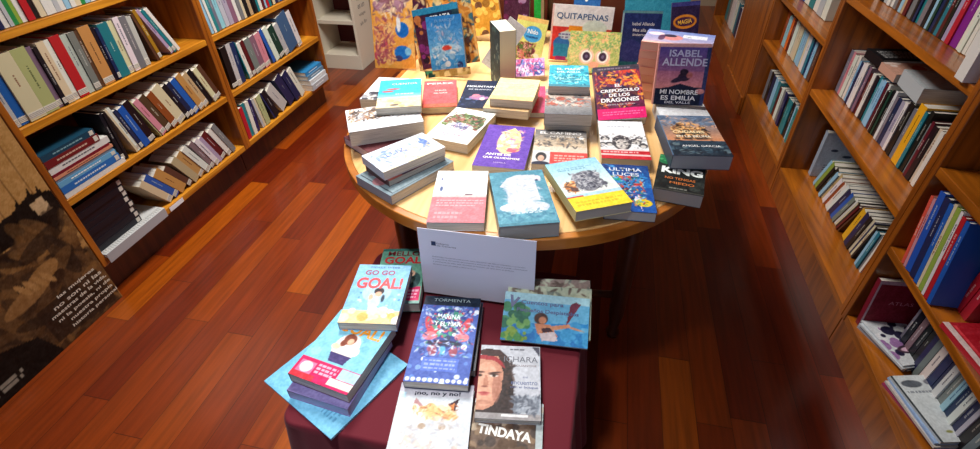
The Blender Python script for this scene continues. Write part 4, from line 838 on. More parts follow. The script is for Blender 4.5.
# notice leaning on the table edge
cv = Canvas(.305, .215, (216, 218, 236)); 
x, y, z, lean, r, w, h = STAND['notice']; th = R(lean); v0 = Vector((0, math.sin(th), math.cos(th))); u0 = Vector((1, 0, 0)); nn = Vector((0, -math.cos(th), math.sin(th)))
u = u0*math.cos(R(r))+v0*math.sin(R(r)); v = -u0*math.sin(R(r))+v0*math.cos(R(r)); NC = Vector((x, y, z))
M = Matrix(((u.x, v.x, nn.x, NC.x), (u.y, v.y, nn.y, NC.y), (u.z, v.z, nn.z, NC.z), (0, 0, 0, 1)))
o = thing('notice_sheet', 'white printed notice standing against the round table edge', 'notice', M)
bm = bmesh.new(); add_box(bm, -.1525, .1525, -.1075, .1075, -.002, 0); obj('sheet', bm, mat('white_card', (222, 222, 236), .6), o)
bm = bmesh.new(); add_box(bm, -.118, -.106, .058, .071, .0002, .0006)
obj('crest', bm, mat('ink_30_50_90', (30, 50, 90), .5), o)
def rowtxt(n, y, a, b): return [(n, .5+((a+b)/2)/.305, .5+y/.215, (b-a)/.305, .0036)]
for nm_, rows_ in (('heading_text', [('Gobierno', .5-.0875/.305, .5+.066/.215, .11, .0042), ('de Canarias', .5-.078/.305, .5+.059/.215, .17, .0042)]),
    ('printed_text', rowtxt('Estimados lectores y lectoras, esta seleccion de libros infantiles y juveniles', .022, -.118, .128)+rowtxt('forma parte del fondo de autores y autoras de las islas y puede consultarse', .014, -.118, .132)+rowtxt('y prestarse en esta sala durante el horario de apertura al publico.', .006, -.118, .10)+rowtxt('Gracias por su visita y feliz lectura.', -.003, -.118, .0))):
    q = obj(nm_, text_mesh(rows_, .305, .215), mat('ink_70_72_96', (70, 72, 96), .6), o); q.location = (0, 0, .0006)

# ------------------------------------------------------------------ books on the round table
def a_animals(c):
    c.a[:] = (224, 226, 230); c.spots(26, [(150, 120, 96), (96, 84, 84), (186, 150, 110), (200, 206, 214)], .03, .05, .45, .75, .95); c.ell(.12, .8, .07, .05, (80, 70, 66)); c.ell(.38, .82, .1, .04, (90, 72, 60)); c.ell(.55, .68, .12, .05, (168, 110, 70)); c.ell(.5, .86, .1, .03, (70, 60, 66)); c.ell(.26, .55, .06, .06, (170, 150, 150)); c.ell(.52, .5, .07, .04, (110, 90, 80)); c.scrib(170, [(90, 72, 64), (130, 96, 76), (60, 54, 60), (176, 140, 110), (150, 150, 156)], .02, .03, .42, .8, .97).scrib(60, [(170, 174, 184), (196, 190, 186)], .02, 0, .05, 1, .4)
flat_book('animals_low', 'thin pink white book with dark red spine under the thick animal one', .027, None, w=.2, h=.16, dy=.04, edge=(92, 40, 46), pages=(214, 190, 196))
flat_book('animals', 'thick white book with small animal drawings at the left table edge', .049, a_animals, edge=(206, 204, 210), w=.235, h=.165)
def a_collage(c): c.a[:] = (232, 234, 236); c.spots(50, [(90, 90, 96), (140, 140, 146), (60, 60, 70), (190, 186, 180)], .08, 0, .0, 1, .3); c.lines(.1, .6, .5, .9, 4, (190, 200, 210))
flat_book('collage', 'white book with grey photograph, behind the thick animal one', .05, a_collage, edge=(214, 214, 216), h=.2, dy=.02, w=.12)
def a_blue(c): c.a[:] = (50, 172, 214); c.rect(0, 0, 1, .34, (226, 208, 168)); c.fade(.34, .5, (150, 196, 206), (50, 172, 214)); c.ell(.22, .56, .14, .03, (190, 80, 70)); c.ell(.34, .64, .16, .03, (180, 96, 90)); c.spots(14, [(240, 226, 190), (200, 170, 130)], .06, 0, .0, 1, .3); c.lines(.4, .42, .9, .48, 1, (230, 240, 240)); c.ell(.4, .08, .1, .03, (90, 84, 80))
flat_book('bluecream', 'bright blue and cream book lying on the thick animal one', .0255, a_blue, [('CUENTOS', (232, 244, 248), .6, .82, .6, .014)], edge=(190, 186, 160), h=.235)
def a_coral(c): c.a[:] = (214, 84, 88); c.rect(0, 0, 1, .12, (206, 92, 70)); c.grain(8)
flat_book('coral', 'coral red book with pale letters beneath the pirate display', .027, a_coral, [('PEREZ', (250, 214, 210), .5, .88, .8, .016, .02), ('LA RUTA', (248, 220, 214), .52, .6, .34, .01, .02), ('DEL NORTE', (248, 220, 214), .52, .5, .4, .01, .02)], edge=(200, 90, 70), w=.128, dx=-.003)
def a_navy(c): c.a[:] = (22, 34, 62); c.ell(.55, .36, .3, .08, (150, 110, 150)); c.ell(.45, .42, .12, .06, (190, 110, 130)); c.ell(.66, .32, .08, .05, (230, 190, 196)); c.ell(.25, .3, .1, .03, (90, 110, 150)); c.spots(14, [(60, 80, 120), (40, 50, 90)], .04, 0, 0, 1, .5)
flat_book('navy', 'navy book with white capitals between the coral and cream ones', .029, a_navy, [('MOUNTAIN', (226, 230, 240), .5, .76, .86, .016, .02), ('DE SILENCIO', (206, 212, 228), .5, .65, .7, .010, .01)], edge=(30, 36, 60), w=.124, dx=.004)
def a_cream(c): c.a[:] = (236, 224, 160); c.rect(0, 0, 1, .16, (226, 190, 140)); c.lines(.3, .5, .9, .75, 3, (200, 196, 130), .6)
flat_book('redthin', 'thin red book under the right side of the cream pile', .0195, lambda c: (c.rect(0, 0, 1, 1, (206, 54, 72)), c.rect(.8, 0, 1, 1, (190, 70, 110))), edge=(200, 56, 72), dx=.012, dy=-.02)
flat_book('cream_low', 'cream book lying beneath another cream one behind the purple one', .0295, a_cream, edge=(196, 188, 176), w=.16, h=.2, dx=-.004)
flat_book('cream_top', 'pale yellow cream book on top of its pile behind the purple one', .0295, a_cream, edge=(222, 176, 120), h=.19, w=.15, dy=.012)
def a_tree(c):
    c.a[:] = (238, 238, 232); c.ell(.5, .58, .46, .26, (74, 96, 60)); c.spots(70, [(60, 84, 50), (120, 60, 56), (110, 130, 80), (150, 100, 90), (50, 70, 60)], .06, .1, .42, .9, .8)
    c.ell(.5, .42, .32, .14, (232, 228, 226)); c.ell(.42, .48, .12, .07, (90, 90, 150)); c.ell(.62, .48, .12, .07, (176, 120, 140)); c.ell(.5, .36, .2, .05, (96, 110, 160)); c.scrib(200, [(50, 76, 44), (110, 50, 50), (120, 140, 80), (160, 110, 90), (226, 226, 220)], .02, .08, .44, .92, .84); c.ell(.5, .42, .3, .11, (226, 222, 226)); c.scrib(60, [(80, 90, 150), (170, 110, 140), (60, 60, 90)], .018, .3, .34, .7, .52); c.lines(.1, .12, .8, .22, 2, (214, 80, 120))
flat_book('tree', 'white book with leafy green tree drawing, left of the purple one', .034, a_tree, [('EL ARBOL', (40, 60, 120), .5, .43, .4, .012, .02)], edge=(206, 190, 150))
def a_purple(c):
    c.a[:] = (98, 62, 170); c.ell(.55, .6, .24, .3, (226, 190, 150)); c.poly([(.34, .4), (.42, .85), (.58, .95), (.74, .8), (.8, .45), (.6, .35)], (240, 216, 150)); c.spots(20, [(250, 236, 190), (236, 170, 150), (226, 200, 230)], .06, .38, .4, .76, .86); c.ell(.66, .4, .14, .05, (216, 90, 110)); c.scrib(90, [(250, 236, 190), (226, 140, 110), (190, 110, 180), (240, 210, 120)], .025, .36, .38, .8, .9, .7)
flat_book('purple', 'purple book with yellow flame picture at the middle of the table', .029, a_purple, [('ANTES DE', (250, 244, 236), .42, .28, .5, .013, .03), ('QUE OLVIDEMOS', (250, 244, 236), .5, .2, .72, .012, .03), ('NOVELA', (220, 200, 240), .5, .1, .24, .005)], edge=(206, 196, 176), w=.155)
def a_grey(c): c.a[:] = (120, 140, 150); c.rect(.04, .04, .96, .96, (132, 152, 160)); c.rect(.05, .045, .95, .055, (50, 60, 70)); c.rect(.045, .04, .06, .96, (50, 60, 70)); c.spots(34, [(150, 100, 106), (176, 140, 150), (100, 90, 100)], .07, .1, .3, .95, .98)
flat_book('greycover', 'grey blue book lying lowest under the tilted white one, left side', .029, a_grey, edge=(150, 150, 156), w=.24)
x, y, z, a, w, h = FLAT['doodle']
make_book('book', 'dark floral book lying between the tilted white one and grey blue one', Matrix.Translation((x+.004, y-.004, .7905)) @ Matrix.Rotation(R(a+3), 4, 'Z'), w-.008, h-.004, .018, Canvas(w-.01, h, (96, 50, 50)).spots(30, [(150, 80, 70), (60, 40, 50)], .08), (), edge=(90, 56, 56))
def a_doodle(c): c.a[:] = (214, 222, 236); c.fade(0, .45, (240, 228, 190), (214, 222, 236)); c.spots(14, [(190, 206, 232), (240, 240, 244)], .07); c.ell(.85, .62, .06, .25, (80, 110, 180), 10); c.scrib(90, [(120, 150, 210), (236, 214, 150), (90, 120, 190), (250, 250, 250)], .03, .1, .1, .95, .9, .6)
flat_book('doodle', 'small white book with soft blue doodles, turned sideways near left edge', .026, a_doodle, [('LUZ', (96, 120, 190), .4, .6, .3, .02)], edge=(206, 206, 214))
def a_pink(c): c.a[:] = (242, 242, 240); c.rect(0, 0, 1, .46, (228, 122, 132)); c.rect(0, .46, 1, .5, (238, 190, 190)); c.ell(.14, .62, .03, .05, (70, 90, 140)); c.ell(.12, .82, .02, .03, (120, 130, 170)); c.lines(.1, .28, .95, .42, 3, (244, 190, 196), .8, .3); c.rect(.6, .5, .74, .53, (120, 100, 110)); c.lines(.1, .06, .6, .2, 2, (240, 170, 176), .7)
flat_book('pinkband', 'white book with a wide pink lower band at the front edge', .027, a_pink, edge=(200, 200, 206))
def a_bear(c):
    c.a[:] = (84, 150, 172); c.fade(.2, 1, (92, 156, 178), (70, 136, 160)); c.spots(26, [(96, 164, 184), (70, 134, 158)], .08)
    c.poly([(.14, .7), (.3, .86), (.5, .92), (.82, .9), (.92, .82), (.9, .76), (.8, .8), (.8, .4), (.22, .38), (.28, .66)], (196, 204, 216)); c.ell(.52, .6, .28, .22, (204, 210, 220)); c.ell(.86, .84, .06, .04, (226, 214, 222)); c.ell(.82, .79, .016, .012, (50, 60, 90)); c.ell(.5, .3, .42, .1, (196, 206, 220)); c.spots(30, [(186, 198, 216), (222, 226, 234)], .06, .15, .26, .85, .36); c.ell(.34, .66, .1, .1, (216, 222, 234), 0, .6); c.scrib(120, [(176, 188, 208), (224, 228, 234), (160, 176, 198)], .03, .2, .26, .84, .86, .5).scrib(60, [(60, 120, 150), (120, 180, 196)], .03, 0, .1, 1, .24, .6); c.ell(.86, .84, .06, .04, (226, 206, 214)); c.ell(.84, .79, .02, .02, (40, 60, 100)); c.lines(.24, .18, .86, .24, 2, (226, 236, 240), .8, .5)
    c.rect(0, 0, 1, .04, (70, 130, 150))
flat_book('bear', 'teal blue book with a white bear on it, front centre of table', .044, a_bear, edge=(96, 120, 126), pages=(170, 166, 160), w=.15, dx=-.004)
def a_dog(c):
    c.a[:] = (176, 214, 232); c.fade(.3, 1, (232, 236, 226), (140, 200, 226)); c.ell(.5, .52, .24, .2, (128, 130, 140)); c.ell(.6, .6, .2, .14, (150, 150, 160)); c.spots(34, [(96, 98, 110), (170, 172, 180), (70, 74, 90)], .05, .32, .4, .8, .7)
    c.ell(.18, .46, .1, .1, (206, 140, 80)); c.ell(.22, .4, .07, .05, (90, 60, 60)); c.ell(.26, .52, .05, .06, (240, 200, 150)); c.rect(0, 0, 1, .24, (246, 216, 50)); c.rect(0, .24, .3, .27, (190, 60, 60)); c.lines(.08, .07, .92, .17, 2, (200, 170, 40), .7); c.scrib(240, [(80, 82, 94), (176, 178, 188), (56, 58, 76), (130, 134, 146), (206, 208, 214)], .018, .3, .36, .8, .72).scrib(40, [(90, 60, 50), (206, 120, 60), (60, 50, 60)], .018, .08, .34, .3, .56).lines(.15, .78, .8, .86, 2, (90, 140, 170), .6)
flat_book('dog', 'sky blue book with a grey dog and yellow band, front right', .0305, a_dog, w=.152, dx=.010, edge=(216, 206, 150), pages=(190, 184, 172))
def a_comic(c):
    c.a[:] = (18, 78, 160); c.fade(.5, 1, (20, 110, 190), (16, 54, 120)); c.spots(60, [(200, 60, 50), (70, 150, 210), (226, 230, 236), (16, 30, 70), (40, 130, 200), (20, 150, 120)], .06, .15, .15, .8, .72); c.poly([(.55, .5), (.85, .64), (.8, .54)], (180, 40, 46)); c.poly([(.62, .3), (.74, .02), (.68, .3)], (236, 210, 236)); c.ell(.78, .18, .17, .075, (226, 196, 40)); c.lines(.68, .13, .88, .22, 2, (120, 130, 20)); c.ell(.3, .1, .2, .04, (120, 180, 220)); c.scrib(260, [(210, 60, 50), (120, 200, 230), (230, 236, 240), (14, 26, 60), (30, 160, 150), (240, 150, 60)], .02, .1, .12, .85, .72).scrib(60, [(60, 150, 220), (10, 50, 120)], .03, 0, .5, 1, 1)
flat_book('comic', 'royal blue comic book with yellow oval, right front of table', .0295, a_comic, [('ULTIMA', (206, 214, 230), .5, .88, .7, .018, .02), ('LUCES', (206, 214, 230), .5, .77, .56, .018, .02)], edge=(30, 50, 90), pages=(196, 190, 180))
def a_camino(c):
    c.a[:] = (128, 128, 130); c.fade(.5, 1, (196, 176, 150), (96, 98, 104)); c.rect(0, .32, 1, .5, (206, 196, 180)); c.rect(.3, 0, 1, .34, (206, 70, 66)); c.rect(0, 0, .32, .36, (206, 206, 206)); c.ell(.16, .2, .1, .12, (40, 40, 46)); c.ell(.16, .16, .06, .08, (200, 160, 140)); c.ell(.16, .02, .16, .06, (30, 36, 60)); c.ell(.9, .78, .05, .05, (230, 230, 230)); c.lines(.4, .08, .95, .28, 3, (240, 200, 190)); c.scrib(110, [(90, 86, 84), (176, 150, 124), (206, 186, 160), (70, 70, 76)], .03, 0, .48, 1, .8)
flat_book('camino', 'grey book titled EL CAMINO with red band and small portrait', .029, a_camino, [('EL CAMINO', (240, 240, 240), .5, .9, .8, .016, .02), ('DE LAS ISLAS', (226, 226, 226), .55, .79, .5, .008)], edge=(120, 116, 112))
def a_turq(c): c.a[:] = (40, 158, 182); c.spots(40, [(90, 196, 210), (20, 120, 150), (150, 216, 220)], .05, 0, .2, 1, 1); c.rect(0, 0, 1, .1, (60, 130, 150)); c.scrib(120, [(90, 200, 214), (16, 100, 130), (170, 226, 230)], .03, 0, .1, 1, .6); c.lines(.15, .25, .85, .5, 3, (30, 70, 90), .7)
def a_greyred(c): c.a[:] = (140, 140, 142); c.rect(0, .6, 1, .8, (190, 180, 170)); c.spots(40, [(170, 90, 76), (200, 190, 180), (110, 110, 114)], .06, 0, .3, 1, .8); c.fade(0, .3, (104, 106, 112), (140, 140, 142)); c.scrib(140, [(176, 96, 80), (206, 196, 186), (90, 92, 98), (150, 120, 110)], .025, 0, .28, 1, .95)
x, y, z, a, w, h = FLAT['greyred']
make_book('book', 'thick book lowest in the pile under the turquoise one', Matrix.Translation((x, y+.03, .7602)) @ Matrix.Rotation(R(a-1), 4, 'Z'), w-.006, .22, .044, None, (), edge=(150, 150, 150))
flat_book('greyred', 'grey book with rust coloured pattern, second in the turquoise pile', .040, a_greyred, edge=(120, 116, 110), h=.2, dy=.015)
flat_book('turq', 'turquoise book lying on top of the tall central pile', .0285, a_turq, [('EL MAPA', (214, 240, 244), .5, .8, .6, .018, .02), ('DEL AGUA', (214, 240, 244), .5, .66, .6, .016, .02)], edge=(226, 222, 210), dy=0, h=.2)
def a_faces(c):
    c.a[:] = (226, 228, 232); c.rect(0, .0, 1, .2, (190, 30, 44)); c.ell(.46, .4, .2, .19, (56, 56, 62)); c.ell(.46, .36, .13, .12, (196, 190, 186)); c.ell(.4, .4, .035, .02, (40, 40, 44)); c.ell(.53, .4, .035, .02, (40, 40, 44))
    for u, v, r in ((.12, .5, .1), (.2, .36, .09), (.76, .44, .13), (.9, .34, .1), (.84, .52, .08), (.06, .36, .07)): c.ell(u, v, r, r*.55, (60, 60, 66)); c.ell(u, v-.02, r*.6, r*.33, (200, 196, 192))
    c.rect(0, .08, 1, .12, (226, 190, 190)); c.lines(.05, .14, .95, .19, 1, (240, 220, 220)); c.scrib(150, [(30, 30, 36), (226, 224, 222), (90, 90, 96)], .018, .0, .26, 1, .62); c.lines(.2, .8, .8, .86, 1, (150, 160, 176)); c.rect(0, .2, 1, .23, (230, 210, 210))
flat_book('faces', 'white book with black drawn faces and red band, below the dragon one', .034, a_faces, dy=-.006, h=.25, edge=(206, 196, 170), pages=(204, 188, 156))
def a_castle(c):
    c.a[:] = (70, 84, 104); c.fade(.35, 1, (206, 140, 100), (70, 96, 128)); c.spots(16, [(90, 104, 126), (206, 150, 120), (120, 130, 150)], .09, 0, .6, 1, 1); c.ell(.45, .62, .3, .2, (222, 170, 110)); c.spots(50, [(60, 44, 40), (226, 180, 120), (120, 84, 60), (40, 36, 40)], .045, .2, .4, .75, .75)
    c.fade(0, .34, (28, 40, 54), (40, 60, 78)); c.spots(14, [(60, 84, 100), (90, 110, 120)], .05, 0, .05, 1, .3); c.ell(.5, .4, .3, .03, (60, 50, 50)); c.scrib(260, [(50, 38, 36), (236, 186, 120), (130, 84, 56), (30, 28, 34), (214, 150, 90)], .02, .18, .38, .8, .76).scrib(80, [(110, 130, 156), (60, 80, 110), (190, 150, 130)], .03, 0, .7, 1, 1).scrib(60, [(50, 74, 92), (20, 30, 42)], .03, 0, .02, 1, .34); c.rect(.0, 0, .02, 1, (80, 110, 140))
flat_book('castle', 'thick dark book with a sunlit castle scene at the right table edge', .044, a_castle, [('CIUDADES', (236, 214, 170), .45, .56, .56, .016, .03), ('EN LA BRUMA', (236, 226, 206), .5, .45, .6, .013, .02), ('ANGEL GARCIA', (226, 230, 236), .55, .22, .66, .011, .01)], edge=(50, 66, 86), h=.25, dy=-.0, w=.163, pages=(176, 174, 176))
flat_book('whiteunder', 'white book lying beneath the castle one and the standing portrait novel', .039, lambda c: c.lines(.1, .1, .9, .9, 8, (200, 200, 206)), edge=(206, 210, 216), h=.2, dy=.0, w=.165)
def a_king(c): c.a[:] = (22, 26, 26); c.ell(.16, .86, .2, .14, (24, 110, 66)); c.spots(10, [(60, 150, 90), (20, 80, 50)], .04, 0, .74, .3, 1); c.spots(14, [(40, 46, 44), (14, 16, 18)], .08); c.rect(0, 0, 1, .03, (60, 60, 56)); c.lines(.3, .06, .7, .1, 1, (150, 150, 140))
flat_book('king', 'black book titled KING in white at the right front table edge', .039, a_king, [('KING', (232, 240, 238), .52, .56, .86, .036, .05), ('NO TENGAS', (196, 110, 50), .5, .34, .62, .012, .02), ('MIEDO', (196, 110, 50), .55, .22, .5, .012, .02)], edge=(30, 34, 34), w=.128, h=.19, pages=(180, 170, 160))
# the fire coloured novel lies tilted on a copy of itself
def a_dragon(c):
    c.a[:] = (96, 24, 60); c.rect(0, 0, 1, .2, (226, 20, 110)); c.ell(.6, .76, .36, .16, (226, 110, 30)); c.ell(.78, .66, .2, .16, (240, 150, 40)); c.spots(46, [(206, 60, 40), (60, 20, 60), (240, 150, 50), (140, 30, 80), (40, 30, 80)], .07, .05, .4, .95, .9); c.ell(.2, .5, .14, .12, (40, 26, 70)); c.rect(.12, .3, .88, .6, (30, 20, 50), .45); c.scrib(300, [(240, 160, 50), (200, 50, 40), (40, 16, 50), (110, 30, 90), (250, 190, 80), (160, 40, 60)], .025, .02, .22, .98, .92).rect(.12, .3, .88, .6, (30, 20, 50), .4); c.rect(0, .9, 1, 1, (60, 50, 66)); c.lines(.1, .07, .95, .15, 2, (250, 150, 190)); c.lines(.1, .92, .9, .98, 1, (140, 120, 140))
stand_book('dragon', 'fiery orange novel about dragons with bright pink lower band, tilted up', .04, a_dragon, [('EL', (240, 236, 240), .5, .62, .14, .013, .03), ('CREPÚSCULO', (244, 240, 244), .52, .53, .82, .016, .03), ('DE LOS', (244, 240, 244), .5, .44, .44, .014, .03), ('DRAGONES', (244, 240, 244), .5, .35, .8, .017, .03), ('NOVELA DE FUEGO', (220, 210, 220), .5, .265, .6, .005)], floor=.7602, edge=(74, 50, 110))
# pile of the portrait novel
x, y, z, a, w, h = FLAT['pile_top']
for i in range(7):
    ps = ['lowest', 'second from bottom', 'third from bottom', 'fourth from bottom', 'fifth from bottom', 'sixth from bottom', 'topmost'][i]
    cv = Canvas(.235, .155, (120, 110, 170))
    if i == 6: cv.fade(0, 1, (190, 170, 190), (110, 130, 190)); cv.rect(0, 0, 1, .12, (236, 180, 170)); cv.ell(.4, .5, .16, .2, (200, 130, 130)); cv.ell(.36, .62, .1, .1, (50, 40, 60)); cv.ell(.15, .7, .12, .12, (226, 200, 206)); cv.rect(.55, .55, .9, .8, (230, 234, 240), .8); cv.ell(.25, .45, .05, .2, (90, 60, 90))
    jx, jy, ja = [(0, 0, 0), (-.004, .003, 2), (.003, 0, -1), (-.006, .002, 1), (.002, -.002, -2), (-.003, .002, 2), (0, 0, 0)][i]
    make_book('novel', 'peach edged novel lying %s in the tall pile behind the portrait one' % ps, Matrix.Translation((x+jx+.01, y+jy+.055, .7602+i*.0298)) @ Matrix.Rotation(R(a+ja), 4, 'Z'), .235, .155, .0295, cv if i == 6 else None,
        [('EMILIA', (236, 236, 244), .72, .66, .34, .02, .03)] if i == 6 else (), edge=(214, 140, 128), pages=(226, 176, 160), group='copies of the peach edged novel')
def a_allende(c):
    c.a[:] = (84, 64, 138); c.fade(.5, 1, (170, 108, 150), (84, 72, 160)); c.fade(.26, .56, (236, 150, 146), (190, 116, 150)); c.rect(0, .95, 1, 1, (226, 170, 170)); c.rect(0, 0, 1, .27, (20, 30, 62)); c.poly([(.05, .26), (.3, .3), (.5, .36), (.8, .3), (1, .3), (1, .2), (0, .2)], (24, 30, 58))
    c.ell(.56, .47, .12, .07, (60, 36, 58)); c.ell(.55, .55, .08, .05, (46, 28, 48)); c.ell(.47, .43, .16, .04, (50, 32, 60), 20); c.ell(.66, .5, .06, .05, (190, 110, 110)); c.rect(.93, .0, 1, .95, (50, 60, 110)); c.ell(.9, .24, .09, .045, (226, 150, 150)); c.rect(0, 0, .03, 1, (226, 160, 150))
stand_book('allende', 'portrait novel titled ISABEL ALLENDE propped upright against its own pile', .03, a_allende, [('ISABEL', (206, 206, 236), .53, .85, .62, .022, .02), ('ALLENDE', (214, 210, 236), .53, .71, .86, .024, .02), ('MI NOMBRE', (244, 244, 248), .5, .22, .74, .015, .02), ('ES EMILIA', (244, 244, 248), .5, .12, .68, .015, .02), ('DEL VALLE', (230, 230, 240), .5, .045, .5, .008, .01)], floor=.8003, edge=(206, 140, 136))

# ------------------------------------------------------------------ standing things at the back of the table
o = thing('cardboard_display', 'orange cardboard counter display with cartoon creatures holding the pirate books', 'display', Vector((-.65, 2.0, .76)))
def panel(name, key, thick, paint, mt, floor=.7602, ext=0, cell=.0035):
    x, y, z, lean, r, w, h = STAND[key]; th = R(lean)
    v0 = Vector((0, math.sin(th), math.cos(th))); u0 = Vector((1, 0, 0)); n = Vector((0, -math.cos(th), math.sin(th)))
    u = u0*math.cos(R(r))+v0*math.sin(R(r)); v = -u0*math.sin(R(r))+v0*math.cos(R(r)); C = Vector((x, y, z))
    h += ext; C += v*(ext/2)
    low = C.z-h/2*v.z-w/2*abs(u.z); d = (low-floor-.001)/v.z; h += d; C -= v*(d/2)
    M = Matrix(((u.x, v.x, n.x, 0), (u.y, v.y, n.y, 0), (u.z, v.z, n.z, 0), (0, 0, 0, 1))); M.translation = C-n*thick
    cv = Canvas(w, h, (226, 150, 60), cell); paint(cv)
    bm = bmesh.new(); add_box(bm, -w/2, w/2, -h/2, h/2, 0, thick)
    p = obj(name, bm, mt, o); p.matrix_parent_inverse = Matrix.Translation((.65, -2.0, -.76)); p.matrix_basis = M
    c = bpy.data.objects.new(name+'_print', cv.mesh()); COL.objects.link(c); c.parent = p; c.location = (0, 0, thick+.0004)
    return p
CARD = mat('orange_card', (214, 140, 60), .6)
def a_wing(c):
    c.a[:] = (232, 164, 72); c.fade(.5, 1, (232, 164, 72), (240, 196, 110)); c.spots(20, [(240, 190, 110), (226, 150, 60)], .12)
    c.ell(.45, .62, .4, .07, (176, 130, 150)); c.spots(20, [(190, 150, 160), (226, 190, 150), (150, 100, 110)], .08, .1, .55, .85, .72); c.ell(.4, .76, .2, .06, (240, 220, 190)); c.ell(.2, .7, .08, .05, (90, 130, 60)); c.ell(.25, .92, .2, .05, (90, 60, 60)); c.ell(.1, .86, .1, .05, (60, 90, 50))
    c.ell(.25, .34, .2, .1, (206, 120, 90)); c.ell(.2, .2, .16, .16, (176, 80, 90)); c.ell(.4, .38, .13, .06, (240, 190, 120)); c.ell(.36, .4, .03, .015, (30, 30, 30)); c.spots(12, [(190, 70, 90), (226, 130, 110)], .05, .05, .08, .4, .3)
    c.ell(.72, .38, .16, .075, (26, 110, 200)); c.ell(.64, .44, .05, .08, (236, 240, 240)); c.ell(.7, .16, .2, .07, (30, 116, 206)); c.ell(.84, .17, .08, .04, (120, 190, 236)); c.ell(.6, .1, .1, .03, (60, 60, 110)); c.scrib(200, [(190, 110, 100), (240, 200, 130), (150, 70, 90), (226, 150, 90)], .03, .05, .05, .5, .5).scrib(160, [(160, 110, 130), (230, 200, 160), (120, 90, 100), (246, 226, 190)], .03, .05, .5, .95, 1)
panel('side_wing', 'wing', .006, a_wing, CARD, ext=.12)
def a_back(c):
    c.a[:] = (206, 128, 50); c.rect(.0, 0, .03, 1, (240, 196, 130)); c.rect(.965, 0, 1, 1, (244, 190, 110)); c.spots(60, [(150, 90, 40), (230, 160, 70), (90, 60, 50), (220, 190, 130), (60, 110, 120)], .06); c.rect(.08, .2, .3, .8, (70, 24, 52)); c.scrib(260, [(120, 70, 34), (236, 170, 80), (80, 50, 44), (230, 200, 140), (60, 110, 120)], .03, 0, 0, 1, 1)
panel('back_panel', 'box_back', .006, a_back, CARD, ext=.12)
def a_lip(c): c.a[:] = (196, 170, 104); c.rect(0, .85, 1, 1, (120, 80, 50)); c.spots(10, [(36, 110, 90), (20, 60, 60), (60, 140, 110)], .05, .02, 0, .26, 1); c.spots(12, [(220, 196, 140), (160, 130, 70)], .06, .3, 0, 1, .8)
panel('front_lip', 'box_front', .004, a_lip, CARD)
def a_pback(c): c.a[:] = (24, 34, 60); c.rect(0, .9, 1, 1, (40, 130, 170)); c.rect(.0, 0, .3, .88, (70, 24, 52)); c.spots(12, [(120, 40, 110), (40, 20, 40), (180, 110, 60)], .06, .02, .1, .28, .85); c.rect(.85, 0, 1, .9, (30, 60, 70))
stand_book('pirate_back', 'dark book titled PIRATA behind the bright blue one in cardboard display', .018, a_pback, [('EL PIRATA', (236, 240, 240), .56, .84, .46, .018, .04)], floor=.7645, edge=(30, 40, 60), h=None) if False else stand_book('pirate_back', 'dark book titled PIRATA behind the bright blue one in cardboard display', .018, a_pback, [('PIRATA', (236, 240, 240), .6, .82, .46, .018, .04)], floor=.7645, edge=(30, 40, 60))
def a_pir(c):
    c.a[:] = (54, 140, 206); c.fade(.3, 1, (110, 176, 224), (40, 124, 196)); c.ell(.5, .42, .44, .09, (150, 196, 226)); c.ell(.5, .44, .13, .05, (186, 60, 50)); c.ell(.42, .45, .05, .03, (236, 226, 220)); c.ell(.6, .44, .06, .035, (240, 150, 90)); c.spots(16, [(200, 216, 226), (130, 180, 216)], .06, .1, .1, .9, .4)
    c.ell(.84, .13, .08, .06, (40, 50, 100)); c.rect(.0, 0, 1, .04, (200, 120, 90)); c.ell(.45, .7, .18, .1, (90, 150, 200)); c.spots(10, [(100, 140, 190), (120, 170, 210)], .04, .3, .58, .7, .82); c.scrib(120, [(200, 220, 236), (70, 140, 200), (30, 110, 180), (226, 200, 210)], .03, 0, .05, 1, .95, .5); c.ell(.5, .44, .12, .04, (190, 60, 50))
stand_book('pirate', 'bright blue book with a tiny red figure standing in cardboard display', .016, a_pir, [('EL BARCO', (120, 170, 214), .5, .92, .5, .010)], floor=.7645, edge=(60, 120, 170))
# thick book standing on its end
x, y, z, lean, r, w, h = STAND['thick']
q_ = R(27)
M = Matrix(((math.sin(q_), 0, -math.cos(q_), x+.028), (-math.cos(q_), 0, -math.sin(q_), y+.075), (0, 1, 0, .7603+.116), (0, 0, 0, 1)))
cv = Canvas(.14, .232, (34, 62, 70)); cv.spots(30, [(60, 100, 100), (20, 40, 50), (120, 140, 130)], .06)
make_book('book', 'thick book standing on end with cream page edges towards the room', M, .14, .232, .064, cv, (), edge=(40, 66, 74), pages=(222, 212, 190))
# open white leaflet leaning beside it
stand_book('leaflet', 'plain white leaflet tilted beside the thick standing book', .006, lambda c: c.rect(.1, .1, .5, .12, (210, 210, 212)), (), name='leaflet', floor=.7602, edge=(226, 226, 228), cat='leaflet')
def a_nido(c):
    c.a[:] = (222, 220, 120); c.rect(0, .92, 1, 1, (236, 190, 110)); c.fade(.0, .4, (236, 226, 176), (222, 220, 120)); c.ell(.58, .68, .3, .16, (70, 160, 220)); c.ell(.4, .32, .34, .16, (150, 70, 70)); c.spots(24, [(120, 50, 60), (200, 110, 90), (90, 110, 50), (226, 150, 150)], .07, .08, .16, .72, .45); c.ell(.2, .42, .1, .06, (60, 110, 60)); c.ell(.8, .2, .16, .12, (240, 236, 200)); c.scrib(160, [(110, 40, 50), (206, 120, 100), (80, 110, 50), (236, 170, 160), (170, 180, 80)], .03, .05, .12, .75, .5)
stand_book('nido', 'yellow green children book with blue oval title, left of the tall white one', .014, a_nido, [('Nido', (240, 250, 252), .58, .73, .34, .018, .02), ('magico', (20, 60, 120), .58, .62, .38, .012, .02)], floor=.7602, edge=(236, 226, 180))
